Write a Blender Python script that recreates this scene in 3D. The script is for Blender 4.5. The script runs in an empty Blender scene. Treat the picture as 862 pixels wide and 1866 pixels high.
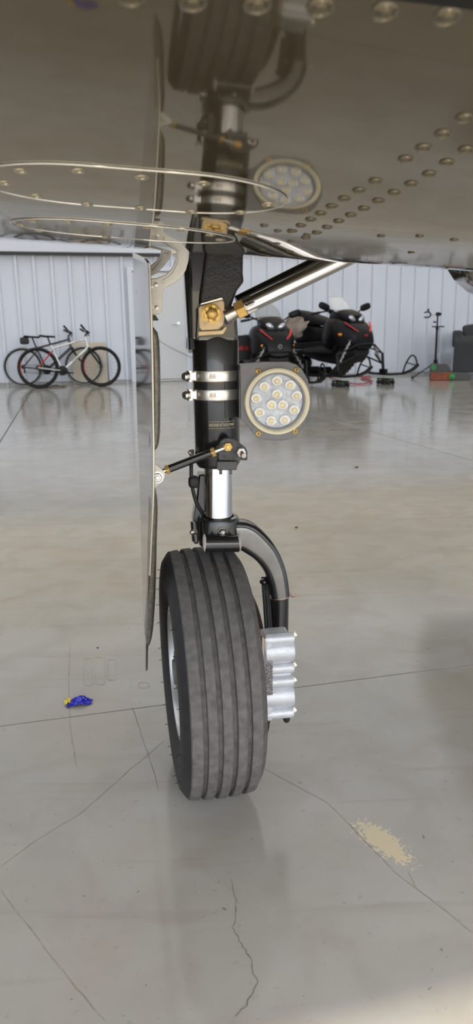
import bpy, bmesh, math, random
from math import sin, cos, tan, radians, degrees, pi, atan2, sqrt, hypot, exp
from mathutils import Vector, Matrix
random.seed(7)
sc = bpy.context.scene
col = sc.collection
V = Vector

# ------------------------------------------------------------------ camera
F = 1290.0; PITCH = radians(13.7); ROLL = radians(0.85); CAMH = 0.81
FW = V((0, cos(PITCH), -sin(PITCH))); U0 = V((0, sin(PITCH), cos(PITCH)))
RT = V((1, 0, 0))*cos(ROLL) - U0*sin(ROLL)
UP = V((1, 0, 0))*sin(ROLL) + U0*cos(ROLL)
CAM = V((0, 0, CAMH))
cd = bpy.data.cameras.new('camera'); cam = bpy.data.objects.new('camera', cd); col.objects.link(cam)
m = Matrix((RT, UP, -FW)).transposed().to_4x4(); m.translation = CAM
cam.matrix_world = m
cd.sensor_fit = 'VERTICAL'; cd.sensor_height = 36.0; cd.lens = F/1866*36.0
cd.clip_start = 0.02; cd.clip_end = 300
cd.dof.use_dof = True; cd.dof.focus_distance = 1.2; cd.dof.aperture_fstop = 9.0
sc.camera = cam

# ------------------------------------------------------------------ light
HA = radians(13.3)                                   # the hangar stands turned to the camera
HX = V((cos(HA), sin(HA), 0)); HY = V((-sin(HA), cos(HA), 0))
def hw(hx, hy, z=0.0): return HX*hx + HY*hy + V((0, 0, z))
SUN_EL = radians(49)
w = bpy.data.worlds.new('sky'); sc.world = w; w.use_nodes = True
nt = w.node_tree; nt.nodes.clear()
sky = nt.nodes.new('ShaderNodeTexSky'); sky.sky_type = 'NISHITA'; sky.sun_disc = False
sky.sun_elevation = SUN_EL; sky.sun_rotation = pi - HA; sky.air_density = 1.0; sky.dust_density = 2.5; sky.ozone_density = 1.0
bg = nt.nodes.new('ShaderNodeBackground'); bg.inputs[1].default_value = 0.52
wo = nt.nodes.new('ShaderNodeOutputWorld')
nt.links.new(sky.outputs[0], bg.inputs[0]); nt.links.new(bg.outputs[0], wo.inputs[0])
sl = bpy.data.lights.new('sun', 'SUN'); sl.energy = 6.0; sl.angle = radians(0.53); sl.color = (1.0, 0.93, 0.82)
so = bpy.data.objects.new('sun', sl); col.objects.link(so)
sd = HY*cos(SUN_EL) - V((0, 0, sin(SUN_EL)))
so.rotation_euler = sd.to_track_quat('-Z', 'Y').to_euler(); so.location = hw(0, -12, 14)
# added area light under the opaque ceiling, fills the interior
al = bpy.data.lights.new('ceiling_fill', 'AREA'); al.shape = 'RECTANGLE'; al.size = 22.0; al.size_y = 16.5
al.energy = 950; al.color = (1.0, 0.985, 0.955)
ao = bpy.data.objects.new('ceiling_fill', al); col.objects.link(ao); ao.location = hw(2, 6.2, 5.18); ao.rotation_euler = (0, 0, HA)
vs = sc.view_settings
vs.view_transform = 'Standard'; vs.look = 'None'; vs.gamma = 1.0; vs.use_curve_mapping = False; vs.exposure = -0.12

# ------------------------------------------------------------------ pixel -> place
def ray(x, y): return FW + RT*((x-431)/F) - UP*((y-933)/F)
def floor_at(x, y, z=0.0):
    d = ray(x, y); return CAM + d*((z-CAMH)/d.z)
GA = radians(8); GO = V((-0.031, 1.2, 0))           # the aircraft's frame: x to its right, y forward, origin under the leg
GM = Matrix.Translation(GO) @ Matrix.Rotation(GA, 4, 'Z'); GI = GM.inverted()
CL = GI @ CAM
def g(px, py, yl):
    d = GI.to_3x3() @ ray(px, py); t = (yl-CL.y)/d.y; return CL + d*t

# ------------------------------------------------------------------ materials
MAT = {}
def M(name, c, rough=0.5, metal=0.0, var=0.0, scale=20.0, bump=0.0, bscale=None, coat=0.0, spec=0.5, ior=1.5, trans=0.0, alpha=1.0, emit=None, estr=0.0, rvar=0.0, detail=4.0, stretch=None):
    if name in MAT: return MAT[name]
    mt = bpy.data.materials.new(name); mt.use_nodes = True
    n = mt.node_tree.nodes; l = mt.node_tree.links; b = n['Principled BSDF']
    b.inputs['Base Color'].default_value = (*c, 1); b.inputs['Roughness'].default_value = rough
    b.inputs['Metallic'].default_value = metal; b.inputs['IOR'].default_value = ior
    b.inputs['Specular IOR Level'].default_value = spec
    b.inputs['Coat Weight'].default_value = coat; b.inputs['Coat Roughness'].default_value = 0.04
    b.inputs['Transmission Weight'].default_value = trans; b.inputs['Alpha'].default_value = alpha
    if emit: b.inputs['Emission Color'].default_value = (*emit, 1); b.inputs['Emission Strength'].default_value = estr
    tc = n.new('ShaderNodeTexCoord'); mp = n.new('ShaderNodeMapping'); l.new(tc.outputs['Object'], mp.inputs[0])
    if stretch: mp.inputs['Scale'].default_value = stretch
    no = n.new('ShaderNodeTexNoise'); no.inputs['Scale'].default_value = scale; no.inputs['Detail'].default_value = detail
    l.new(mp.outputs[0], no.inputs['Vector'])
    if var:
        r = n.new('ShaderNodeMapRange'); r.inputs['From Min'].default_value = 0.3; r.inputs['From Max'].default_value = 0.7
        r.inputs['To Min'].default_value = 1-var; r.inputs['To Max'].default_value = 1+var; l.new(no.outputs[0], r.inputs[0])
        mx = n.new('ShaderNodeMix'); mx.data_type = 'RGBA'; mx.blend_type = 'MULTIPLY'; mx.inputs[0].default_value = 1
        mx.inputs[6].default_value = (*c, 1); l.new(r.outputs[0], mx.inputs[7]); l.new(mx.outputs[2], b.inputs['Base Color'])
    if rvar:
        r2 = n.new('ShaderNodeMapRange'); r2.inputs['From Min'].default_value = 0.3; r2.inputs['From Max'].default_value = 0.7
        r2.inputs['To Min'].default_value = max(0.02, rough-rvar); r2.inputs['To Max'].default_value = rough+rvar; l.new(no.outputs[0], r2.inputs[0]); l.new(r2.outputs[0], b.inputs['Roughness'])
    if bump:
        nb = n.new('ShaderNodeTexNoise'); nb.inputs['Scale'].default_value = bscale or scale*6; nb.inputs['Detail'].default_value = 3; l.new(mp.outputs[0], nb.inputs['Vector'])
        bp = n.new('ShaderNodeBump'); bp.inputs['Strength'].default_value = bump; bp.inputs['Distance'].default_value = 0.002; l.new(nb.outputs[0], bp.inputs['Height']); l.new(bp.outputs[0], b.inputs['Normal'])
    MAT[name] = mt; return mt
def rgb(r, g_, b): return tuple(((c/255)/12.92 if c/255 <= .04045 else ((c/255+.055)/1.055)**2.4) for c in (r, g_, b))

# ------------------------------------------------------------------ mesh builder
class B:
    def __init__(s): s.v = []; s.f = []
    def add(s, vs, fs):
        o = len(s.v); s.v += [tuple(v) for v in vs]; s.f += [tuple(i+o for i in f) for f in fs]; return s
    def box(s, c, d, rot=None):
        c = V(c); R_ = rot or Matrix.Identity(3)
        vs = [c + R_ @ V((x*d[0]/2, y*d[1]/2, z*d[2]/2)) for x in (-1, 1) for y in (-1, 1) for z in (-1, 1)]
        return s.add(vs, [(0, 1, 3, 2), (4, 6, 7, 5), (0, 4, 5, 1), (2, 3, 7, 6), (0, 2, 6, 4), (1, 5, 7, 3)])
    def prism(s, poly, a, b, ax='y', fn=None):
        n = len(poly)
        def P(q, t):
            p = (q[0], t, q[1]) if ax == 'y' else ((t, q[0], q[1]) if ax == 'x' else (q[0], q[1], t))
            return fn(V(p)) if fn else V(p)
        vs = [P(q, a) for q in poly] + [P(q, b) for q in poly]
        return s.add(vs, [tuple(range(n)), tuple(range(2*n-1, n-1, -1))] + [(i, (i+1) % n, n+(i+1) % n, n+i) for i in range(n)])
    def loft(s, rings, caps=True, closed=True, wrap=False):
        n = len(rings[0]); k = len(rings); vs = [p for r in rings for p in r]; fs = []
        for j in range(k if wrap else k-1):
            j2 = (j+1) % k
            for i in range(n if closed else n-1):
                fs.append((j*n+i, j*n+(i+1) % n, j2*n+(i+1) % n, j2*n+i))
        if caps and not wrap and closed: fs += [tuple(range(n-1, -1, -1)), tuple(range((k-1)*n, k*n))]
        return s.add(vs, fs)
    def tube(s, path, r, n=12, caps=True, ref=None, e=2.0, closed=False):
        path = [V(p) for p in path]; k = len(path); rings = []; up = None
        for i in range(k):
            if closed: t = (path[(i+1) % k]-path[i-1]).normalized()
            else: t = (path[min(i+1, k-1)]-path[max(i-1, 0)]).normalized()
            if up is None:
                rf = V(ref) if ref else (V((0, 0, 1)) if abs(t.z) < .9 else V((1, 0, 0)))
                up = rf
            elif ref: up = V(ref)
            a = (up - t*up.dot(t)).normalized(); b = t.cross(a); up = a
            rr = r[i] if isinstance(r, list) else r
            ra, rb = rr if isinstance(rr, (list, tuple)) else (rr, rr)
            ring = []
            for q in range(n):
                th = 2*pi*q/n; c_, s_ = cos(th), sin(th)
                c_ = math.copysign(abs(c_)**(2/e), c_); s_ = math.copysign(abs(s_)**(2/e), s_)
                ring.append(path[i] + a*(ra*c_) + b*(rb*s_))
            rings.append(ring)
        return s.loft(rings, caps, True, closed)
    def lathe(s, prof, o, ax=(0, 0, 1), n=24, caps=False):
        o = V(o); ax = V(ax).normalized(); q = ax.to_track_quat('Z', 'Y').to_matrix(); rings = []
        for r, h in prof:
            rings.append([o + q @ V((r*cos(2*pi*i/n), r*sin(2*pi*i/n), h)) for i in range(n)])
        return s.loft(rings, caps)
    def ell(s, c, r, n=12, k=8, rot=None, e=2.0):
        c = V(c); R_ = rot or Matrix.Identity(3); rings = []
        def pw(t): return math.copysign(abs(t)**(2/e), t)
        for j in range(k+1):
            ph = -pi/2 + pi*j/k; ph = max(-pi/2+.02, min(pi/2-.02, ph))
            rings.append([c + R_ @ V((r[0]*pw(cos(ph))*pw(cos(2*pi*i/n)), r[1]*pw(cos(ph))*pw(sin(2*pi*i/n)), r[2]*pw(sin(ph)))) for i in range(n)])
        return s.loft(rings)
    def mesh(s, name, smooth=35, weld=True):
        me = bpy.data.meshes.new(name); me.from_pydata([tuple(v) for v in s.v], [], s.f); me.validate()
        bm = bmesh.new(); bm.from_mesh(me); bmesh.ops.recalc_face_normals(bm, faces=bm.faces); bm.to_mesh(me); bm.free()
        if smooth:
            me.polygons.foreach_set('use_smooth', [True]*len(me.polygons)); me.set_sharp_from_angle(angle=radians(smooth))
        return me
    def build(s, name, mat, parent=None, smooth=35, bevel=0, label=None, seg=2):
        me = s.mesh(name, smooth); me.materials.append(mat)
        return link(name, me, parent, bevel, label, seg)
def link(name, me, parent=None, bevel=0, label=None, seg=2):
    o = bpy.data.objects.new(name, me); col.objects.link(o)
    if parent: o.parent = parent
    if bevel:
        md = o.modifiers.new('bevel', 'BEVEL'); md.width = bevel; md.segments = seg; md.limit_method = 'ANGLE'; md.angle_limit = radians(40)
    if label: o['label'] = label
    return o
def tag(o, label, cat, group=None):
    o['label'] = label; o['category'] = cat
    if group: o['group'] = group
    return o
def thing(name, label, cat, loc=(0, 0, 0), rz=0.0, group=None):
    o = bpy.data.objects.new(name, None); o.empty_display_size = .1; col.objects.link(o); o.location = loc; o.rotation_euler = (0, 0, rz)
    return tag(o, label, cat, group)
def struct(o): o['kind'] = 'structure'; return o
def hexn(r): return [(r*cos(pi/3*i), r*sin(pi/3*i)) for i in range(6)]
def bolt(b, c, ax, r, h, dome=True):                 # hexagon with a shank end
    ax = V(ax).normalized(); q = ax.to_track_quat('Z', 'Y').to_matrix(); c = V(c)
    b.loft([[c + q @ V((x*k, y*k, t)) for x, y in hexn(r)] for k, t in ((1, 0), (1, h*.85), (.88, h))])
    if dome: b.lathe([(r*.55, h*.5), (r*.55, h*1.3), (r*.45, h*1.45), (.0002, h*1.5)], c, ax, 10, True)
def text(s, size, name, mat, parent, fn, extr=0.0004, shear=0.0, spacing=1.0):
    cu = bpy.data.curves.new(name, 'FONT'); cu.body = s; cu.size = size; cu.align_x = 'CENTER'; cu.align_y = 'CENTER'; cu.extrude = extr; cu.shear = shear; cu.space_character = spacing; cu.resolution_u = 3
    to = bpy.data.objects.new('t', cu); col.objects.link(to)
    dg = bpy.context.evaluated_depsgraph_get(); me = bpy.data.meshes.new_from_object(to.evaluated_get(dg)); bpy.data.objects.remove(to)
    for v in me.vertices: v.co = fn(v.co.copy())
    me.materials.clear(); me.materials.append(mat); me.name = name
    return link(name, me, parent)
def arc(cx, cy, r, a0, a1, n=8): return [(cx+r*cos(radians(a0+(a1-a0)*i/n)), cy+r*sin(radians(a0+(a1-a0)*i/n))) for i in range(n+1)]

# ------------------------------------------------------------------ the hangar
white_wall = M('painted_steel', rgb(212, 218, 231), .42, var=.03, scale=1.5)
trim_dark = M('dark_trim', (.02, .02, .022), .5, var=.1)
HWALL = 14.6; HTOP = 5.2; X0, X1, YF = -9.5, 13.5, -3.3
# floor: dark joint bed, slabs laid on it
def floor_mat():
    mt = bpy.data.materials.new('sealed_concrete'); mt.use_nodes = True; n = mt.node_tree.nodes; l = mt.node_tree.links; b = n['Principled BSDF']
    geo = n.new('ShaderNodeNewGeometry')
    def noise(s, d=5, dist=0.0, sc_=None):
        k = n.new('ShaderNodeTexNoise'); k.inputs['Scale'].default_value = s; k.inputs['Detail'].default_value = d; k.inputs['Distortion'].default_value = dist
        if sc_:
            mp = n.new('ShaderNodeMapping'); mp.inputs['Scale'].default_value = sc_; l.new(geo.outputs['Position'], mp.inputs[0]); l.new(mp.outputs[0], k.inputs['Vector'])
        else: l.new(geo.outputs['Position'], k.inputs['Vector'])
        return k.outputs[0]
    def rng(x, a, b_, c, d):
        r = n.new('ShaderNodeMapRange'); r.inputs[1].default_value = a; r.inputs[2].default_value = b_; r.inputs[3].default_value = c; r.inputs[4].default_value = d; l.new(x, r.inputs[0]); return r.outputs[0]
    def mixc(f, a, b_, mode='MIX'):
        x = n.new('ShaderNodeMix'); x.data_type = 'RGBA'; x.blend_type = mode
        if isinstance(f, float): x.inputs[0].default_value = f
        else: l.new(f, x.inputs[0])
        for i, q in ((6, a), (7, b_)):
            if isinstance(q, tuple): x.inputs[i].default_value = (*q, 1)
            else: l.new(q, x.inputs[i])
        return x.outputs[2]
    def math_(op, a, b_=None):
        x = n.new('ShaderNodeMath'); x.operation = op
        for i, q in ((0, a), (1, b_)):
            if q is None: continue
            if isinstance(q, (int, float)): x.inputs[i].default_value = q
            else: l.new(q, x.inputs[i])
        return x.outputs[0]
    c = mixc(rng(noise(1.3, 6), .35, .65, 0, 1), FLOOR_A, FLOOR_B)
    c = mixc(rng(noise(7, 8, .6), .42, .7, 0, .55), c, (.27, .245, .20))
    c = mixc(rng(noise(2.2, 8, 1.2), .52, .66, 0, .4), c, (.36, .315, .235))
    c = mixc(rng(noise(60, 3), .64, .78, 0, .3), c, (.17, .155, .13))
    c = mixc(rng(noise(90, 2, .5), .73, .78, 0, .7), c, (.10, .09, .08))
    # long scuffs drawn across the bay
    c = mixc(rng(noise(3.0, 6, .6, (.5, 6, 1)), .6, .72, 0, .35), c, (.25, .22, .17))
    # the worn-through patch with its flaky edge
    P = floor_at(697, 1533)
    mp = n.new('ShaderNodeMapping'); mp.vector_type = 'TEXTURE'; mp.inputs['Location'].default_value = (P.x, P.y, 0); mp.inputs['Rotation'].default_value = (0, 0, radians(33)); mp.inputs['Scale'].default_value = (.030, .074, 1)
    l.new(geo.outputs['Position'], mp.inputs[0])
    ln = n.new('ShaderNodeVectorMath'); ln.operation = 'LENGTH'; l.new(mp.outputs[0], ln.inputs[0])
    k = math_('ADD', ln.outputs['Value'], math_('MULTIPLY', math_('SUBTRACT', noise(110, 5, 1.2), .5), 2.0))
    patch = rng(k, .72, .80, 1, 0)
    c = mixc(patch, c, (.62, .54, .36))
    l.new(c, b.inputs['Base Color'])
    rr = rng(noise(4, 5), .3, .7, .08, .17)
    r2 = n.new('ShaderNodeMix'); r2.data_type = 'FLOAT'; l.new(patch, r2.inputs[0]); l.new(rr, r2.inputs[2]); r2.inputs[3].default_value = .7; l.new(r2.outputs[0], b.inputs['Roughness'])
    bp = n.new('ShaderNodeBump'); bp.inputs['Strength'].default_value = .05; bp.inputs['Distance'].default_value = .003; l.new(noise(9, 3), bp.inputs['Height']); l.new(bp.outputs[0], b.inputs['Normal'])
    b.inputs['Specular IOR Level'].default_value = .5
    return mt
FLOOR_A = (.318, .306, .270); FLOOR_B = (.395, .380, .338)
concrete = floor_mat()
joint = M('joint_dirt', (.03, .028, .025), .9, var=.2)
b = B().box(hw((X0+X1)/2, (YF+HWALL)/2, -.06), (X1-X0, HWALL-YF, .1), Matrix.Rotation(HA, 3, 'Z'))
floor = struct(b.build('floor', joint, smooth=0)); floor['label'] = 'sealed grey concrete hangar floor with saw-cut joints'
jx = [X0, -6.924, -3.744, -.564, 2.615, 5.795, 8.975, 12.155, X1]; jy = [YF, 1.471, HWALL]
for i in range(len(jx)-1):
    for j in range(2):
        a, c, d, e = jx[i]+.0045, jx[i+1]-.0045, jy[j]+.0015, jy[j+1]-.0015
        s = B().box(hw((a+c)/2, (d+e)/2, -.005), (c-a, e-d, .010), Matrix.Rotation(HA, 3, 'Z'))
        s.build('slab', concrete, floor, smooth=0, bevel=.001, seg=1)
# cracks and marks
crackm = M('crack_dirt', (.19, .17, .14), .9, var=.3, scale=80)
scuffm = M('scuff', (.285, .265, .222), .5, var=.3, scale=60)
def strip(pts, wd, mat, name, jit=0.0, sub=6):
    P = [floor_at(*q) for q in pts]; out = []
    for i in range(len(P)-1):
        for t in range(sub): out.append(P[i].lerp(P[i+1], t/sub))
    out.append(P[-1]); b = B(); L = []; R_ = []
    for i, p in enumerate(out):
        t = (out[min(i+1, len(out)-1)]-out[max(0, i-1)]).normalized(); nn = V((-t.y, t.x, 0)); p = p + nn*random.uniform(-jit, jit)
        ww = wd*random.uniform(.4, 1)*(0.25 if i in (0, len(out)-1) else 1)
        L.append(p+nn*ww+V((0, 0, .0003))); R_.append(p-nn*ww+V((0, 0, .0003)))
    n = len(out); b.add(L+R_, [(i, i+1, n+i+1, n+i) for i in range(n-1)])
    return b.build(name, mat, floor, smooth=0)
strip([(420, 1600), (432, 1640), (425, 1690), (440, 1720), (455, 1745), (468, 1790), (450, 1830), (430, 1855)], .0011, crackm, 'crack', .002)
strip([(240, 1285), (255, 1330), (268, 1370), (290, 1440)], .0007, crackm, 'crack', .001)
strip([(0, 1580), (60, 1535), (150, 1480), (240, 1400), (300, 1350)], .0009, scuffm, 'crack', .001)
strip([(0, 1620), (60, 1700), (130, 1790), (190, 1860)], .0009, scuffm, 'crack', .001)
strip([(480, 1400), (600, 1465), (720, 1590), (800, 1650), (862, 1700)], .0009, scuffm, 'crack', .001)
strip([(128, 1175), (125, 1230), (126, 1290), (130, 1340), (140, 1400)], .0012, scuffm, 'crack', .0015)
strip([(745, 1590), (760, 1620)], .0015, scuffm, 'crack', .001)
def rrect(px0, py0, px1, py1, mat):
    a, c, d, e = floor_at(px0, py0), floor_at(px1, py0), floor_at(px1, py1), floor_at(px0, py1)
    q = [a.lerp(c, .12), a.lerp(c, .88), c.lerp(d, .12), c.lerp(d, .88), d.lerp(e, .12), d.lerp(e, .88), e.lerp(a, .12), e.lerp(a, .88)]
    b = B(); ctr = sum(q, V((0, 0, 0)))/8; n = 8
    vs = [p+V((0, 0, .0003)) for p in q] + [p+(ctr-p).normalized()*.0022+V((0, 0, .0003)) for p in q]
    b.add(vs, [(i, (i+1) % n, n+(i+1) % n, n+i) for i in range(n)])
    return b.build('floor_mark', mat, floor, smooth=0)
rrect(153, 1200, 169, 1250, scuffm); rrect(174, 1198, 192, 1248, scuffm); rrect(196, 1202, 211, 1240, scuffm); rrect(252, 1244, 272, 1254, scuffm)
# apron outside
apron = M('apron_concrete', (.42, .41, .39), .8, var=.1, scale=2)
o = B().box(hw(0, YF-30.2, -.02), (90, 60, .04), Matrix.Rotation(HA, 3, 'Z')).build('ground', apron, smooth=0); struct(o)

# back wall: ribbed steel panels hung on girts
ROT = Matrix.Rotation(HA, 3, 'Z')
o = B().box(hw((X0+X1)/2, HWALL+.09, HTOP/2), (X1-X0, .1, HTOP), ROT).build('wall_back', white_wall, smooth=0); wall_back = struct(o)
PIT = .33
prof = [(0, 0), (.006, -.02), (.014, -.065), (.066, -.065), (.074, -.02), (.085, 0), (.185, 0), (.19, -.012), (.2, -.012), (.205, 0), (.33, 0)]
b = B(); vs = []
for z in (0, 2.46): vs += [V((x, y, z)) for x, y in prof]
k = len(prof); b.add(vs, [(i, i+1, k+i+1, k+i) for i in range(k-1)])
pm = b.mesh('wall_panel', 20); pm.materials.append(white_wall)
x = -.758-.03-26*PIT
while x < X1-PIT:
    o = link('wall_panel', pm, wall_back); o.location = hw(x, HWALL+.05); o.rotation_euler = (0, 0, HA); x += PIT
tanw = M('tan_upper_wall', (.74, .63, .46), .6, var=.05, scale=2)
o = B().box(hw((X0+X1)/2, HWALL-.0, 2.46+(HTOP-2.46)/2), (X1-X0, .10, HTOP-2.46), ROT).build('wall_upper', tanw, smooth=0); struct(o)
o = B().box(hw((X0+X1)/2, HWALL-.02, .045), (X1-X0, .05, .02), ROT).build('trim_1', M('base_trim', rgb(150, 145, 135), .5, var=.05), smooth=0); struct(o)
o = B().box(hw(-3.7, HWALL-.05, 2.43), (11.6, .10, .05), ROT).build('trim_2', trim_dark, smooth=0); struct(o)
o = B().box(hw(-3.7, HWALL-.05, 2.62), (11.6, .12, .33), ROT).build('trim_3', white_wall, smooth=0, bevel=.01); struct(o)
for nm, hx in (('wall_left', X0), ('wall_right', X1)):
    struct(B().box(hw(hx, (YF+HWALL)/2, HTOP/2), (.1, HWALL-YF, HTOP), ROT).build(nm, white_wall, smooth=0))
struct(B().box(hw((X0+X1)/2, (YF+HWALL)/2, HTOP+.05), (X1-X0, HWALL-YF, .1), ROT).build('ceiling', white_wall, smooth=0))
struct(B().box(hw((X0+X1)/2, YF, 4.9), (X1-X0, .12, .6), ROT).build('wall_front', white_wall, smooth=0))
# side door in the back wall
doorm = M('door_paint', rgb(205, 207, 212), .4, var=.02)
door = struct(B().box(hw(1.93, HWALL-.02, 1.06), (1.02, .05, 2.1), ROT).build('door_1', doorm, smooth=0, bevel=.004))
for hx, wd in ((2.49, .10), (1.37, .10)):
    B().box(hw(hx, HWALL-.03, 1.07), (wd, .09, 2.14), ROT).build('door_frame', white_wall, door, smooth=0, bevel=.006)
B().box(hw(1.93, HWALL-.03, 2.17), (1.22, .09, .08), ROT).build('door_frame', white_wall, door, smooth=0, bevel=.006)
hb = B().lathe([(.035, 0), (.035, .012), (.012, .016), (.012, .05)], hw(2.30, HWALL-.045, 1.13), -HY, 14, True)
hb.tube([hw(2.30, HWALL-.09, 1.13), hw(2.24, HWALL-.095, 1.13), hw(2.17, HWALL-.09, 1.125)], .011, 8)
hb.build('door_handle', M('satin_steel', (.75, .76, .8), .25, 1.0, var=.04), door)

# ------------------------------------------------------------------ the aircraft
air = thing('aircraft', 'dark bronze low-wing aircraft with black landing gear leg standing on one grooved tire', 'aircraft', GO, GA)
paint = M('bronze_paint', (.150, .123, .074), .05, .6, var=.05, scale=3, coat=.4, ior=1.7)
blk = M('black_enamel', (.012, .012, .013), .22, var=.15, scale=40, coat=.5)
blk_rough = M('black_casting', (.022, .022, .021), .38, var=.3, scale=60, bump=.5, bscale=260)
chrome = M('chrome', (.74, .74, .75), .10, 1.0, var=.02)
steel = M('steel', (.62, .60, .57), .28, 1.0, var=.08, scale=60)
silver = M('cast_silver', rgb(205, 208, 212), .42, .35, var=.07, scale=60, bump=.35, bscale=420)
gold = M('gold_cadmium', (.72, .47, .15), .38, .6, var=.12, scale=70)
goldp = M('gold_primer', (.80, .61, .36), .55, 0, var=.12, scale=80)
whitep = M('white_primer', rgb(246, 243, 233), .5, .1, var=.05, scale=90, bump=.2, bscale=500)
grey_br = M('grey_bracket', (.155, .157, .16), .42, .2, var=.06, scale=80)
rubber = M('rubber', (.017, .017, .018), .6, var=.3, scale=50)

SN = [(.2, -.296), (.35, -.168), (.5, -.087), (.65, -.056), (.8, .014), (.95, .03), (1.05, .118), (1.15, .205), (1.3, .293)]
DIH = tan(radians(3.5)); U_L, U_R, V_A = -2.6, 1.15, .341
def slope(v):
    if v <= SN[0][0]: return SN[0][1]
    for (a, sa), (b_, sb) in zip(SN, SN[1:]):
        if v <= b_: return sa+(sb-sa)*(v-a)/(b_-a)
    return SN[-1][1]
NP = 1101; PV = [.2+1.1*i/(NP-1) for i in range(NP)]; PZ = [0.0]
for i in range(1, NP): PZ.append(PZ[-1]+(slope(PV[i])+slope(PV[i-1]))/2*1.1/(NP-1))
z10 = PZ[800]; PZ = [z-z10+.111 for z in PZ]
def pz(v):
    t = (v-.2)/1.1*(NP-1); t = max(0, min(NP-1.001, t)); i = int(t); return PZ[i]+(PZ[i+1]-PZ[i])*(t-i)
def wz(x, y): return CAMH + pz(y+1.2) - DIH*x
def wpt(x, y, off=0.0):                               # a point of the lower skin, off = metres below it
    n = V((DIH, slope(y+1.2), -1)).normalized()
    return V((x, y, wz(x, y))) + n*off, n
def wing_at(px, py):
    d = GI.to_3x3() @ ray(px, py); t0 = .2
    f = lambda t: (CL+d*t).z - wz((CL+d*t).x, (CL+d*t).y)
    t = .2
    while t < 3.0 and f(t) < 0: t0 = t; t += .01
    a, c = t0, t
    for _ in range(30):
        k = (a+c)/2
        if f(k) < 0: a = k
        else: c = k
    return CL+d*a
# lower skin to nose, over the top and back
cs = [(V_A+(1.3-V_A)*i/110, None) for i in range(111)]
sec = [(v-1.2, pz(v)) for v, _ in cs]
zl = sec[-1][1]
sec += [(.17, zl+.026), (.24, zl+.055), (.295, zl+.09), (.325, zl+.125), (.332, zl+.16), (.315, zl+.2), (.27, zl+.24), (.17, zl+.28), (.0, zl+.31), (-.3, zl+.32), (-.6, zl+.29), (V_A-1.2, zl+.25)]
nu = 40; rings = []
for i in range(nu+1):
    u = U_L+(U_R-U_L)*i/nu; rings.append([V((u, y, CAMH+z-DIH*u)) for y, z in sec])
wing = B().loft(rings).build('wing', paint, air, smooth=40, label='glossy dark bronze wing underside')
# flap behind the wing
rings = []
for i in range(9):
    u = U_L+(U_R-U_L)*i/8
    rings.append([V((u, y, CAMH+z-DIH*u)) for y, z in ((V_A-1.235, pz(V_A)+.014), (V_A-1.215, pz(V_A)+.06), (V_A-1.22, pz(V_A)+.2), (V_A-1.4, pz(V_A)+.16), (V_A-1.62, pz(V_A)+.09), (V_A-1.62, pz(V_A)+.08), (V_A-1.4, pz(V_A)+.045), (V_A-1.27, pz(V_A)+.016))])
B().loft(rings).build('flap', paint, air, smooth=40)
b = B(); b.loft([[V((u, y, CAMH+pz(V_A)-DIH*u+z)) for y, z in ((V_A-1.2005, -.0006), (V_A-1.2005, .03), (V_A-1.24, .03), (V_A-1.24, .004))] for u in (U_L, U_R)]); b.build('flap_gap_shade', M('gap_black', (.008, .008, .008), .85, var=.1), air, smooth=0)  # black bar set into the flap gap, stands in for its shade
# rivets
rv = B().lathe([(.0058, -.0004), (.0052, .0010), (.0043, .0012), (.0037, .0004), (.0030, .0003), (.0026, .0010), (.0002, .0012)], (0, 0, 0), (0, 0, 1), 14).mesh('rivet', 60)
rv.materials.append(paint)
def put(px, py, me, name='rivet', parent=wing, s=1.0):
    p = wing_at(px, py)
    if p.y > -.02: return
    q, n = wpt(p.x, p.y, 0.0)
    o = link(name, me, parent); o.location = q; o.rotation_euler = n.to_track_quat('Z', 'Y').to_euler(); o.scale = (s, s, s)
for q in [(847, 215), (808, 244), (772, 269), (740, 290), (685, 330), (655, 347), (628, 362), (605, 376), (585, 389), (567, 400), (549, 411), (533, 421), (850, 273), (815, 296), (783, 317), (750, 335), (719, 351), (690, 366), (664, 380), (640, 392), (618, 403), (597, 414), (578, 424), (558, 433)]:
    put(*q, rv)
for q in [(240, -6), (352, 4), (470, 8), (585, 13), (702, 21), (816, 30)]: put(*q, rv, s=1.15)
for q in [(482, 411), (507, 421), (531, 440), (505, 444), (480, 455), (530, 458), (560, 428), (695, 430), (765, 430), (750, 460), (828, 437)]: put(*q, rv, s=.8)
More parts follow.
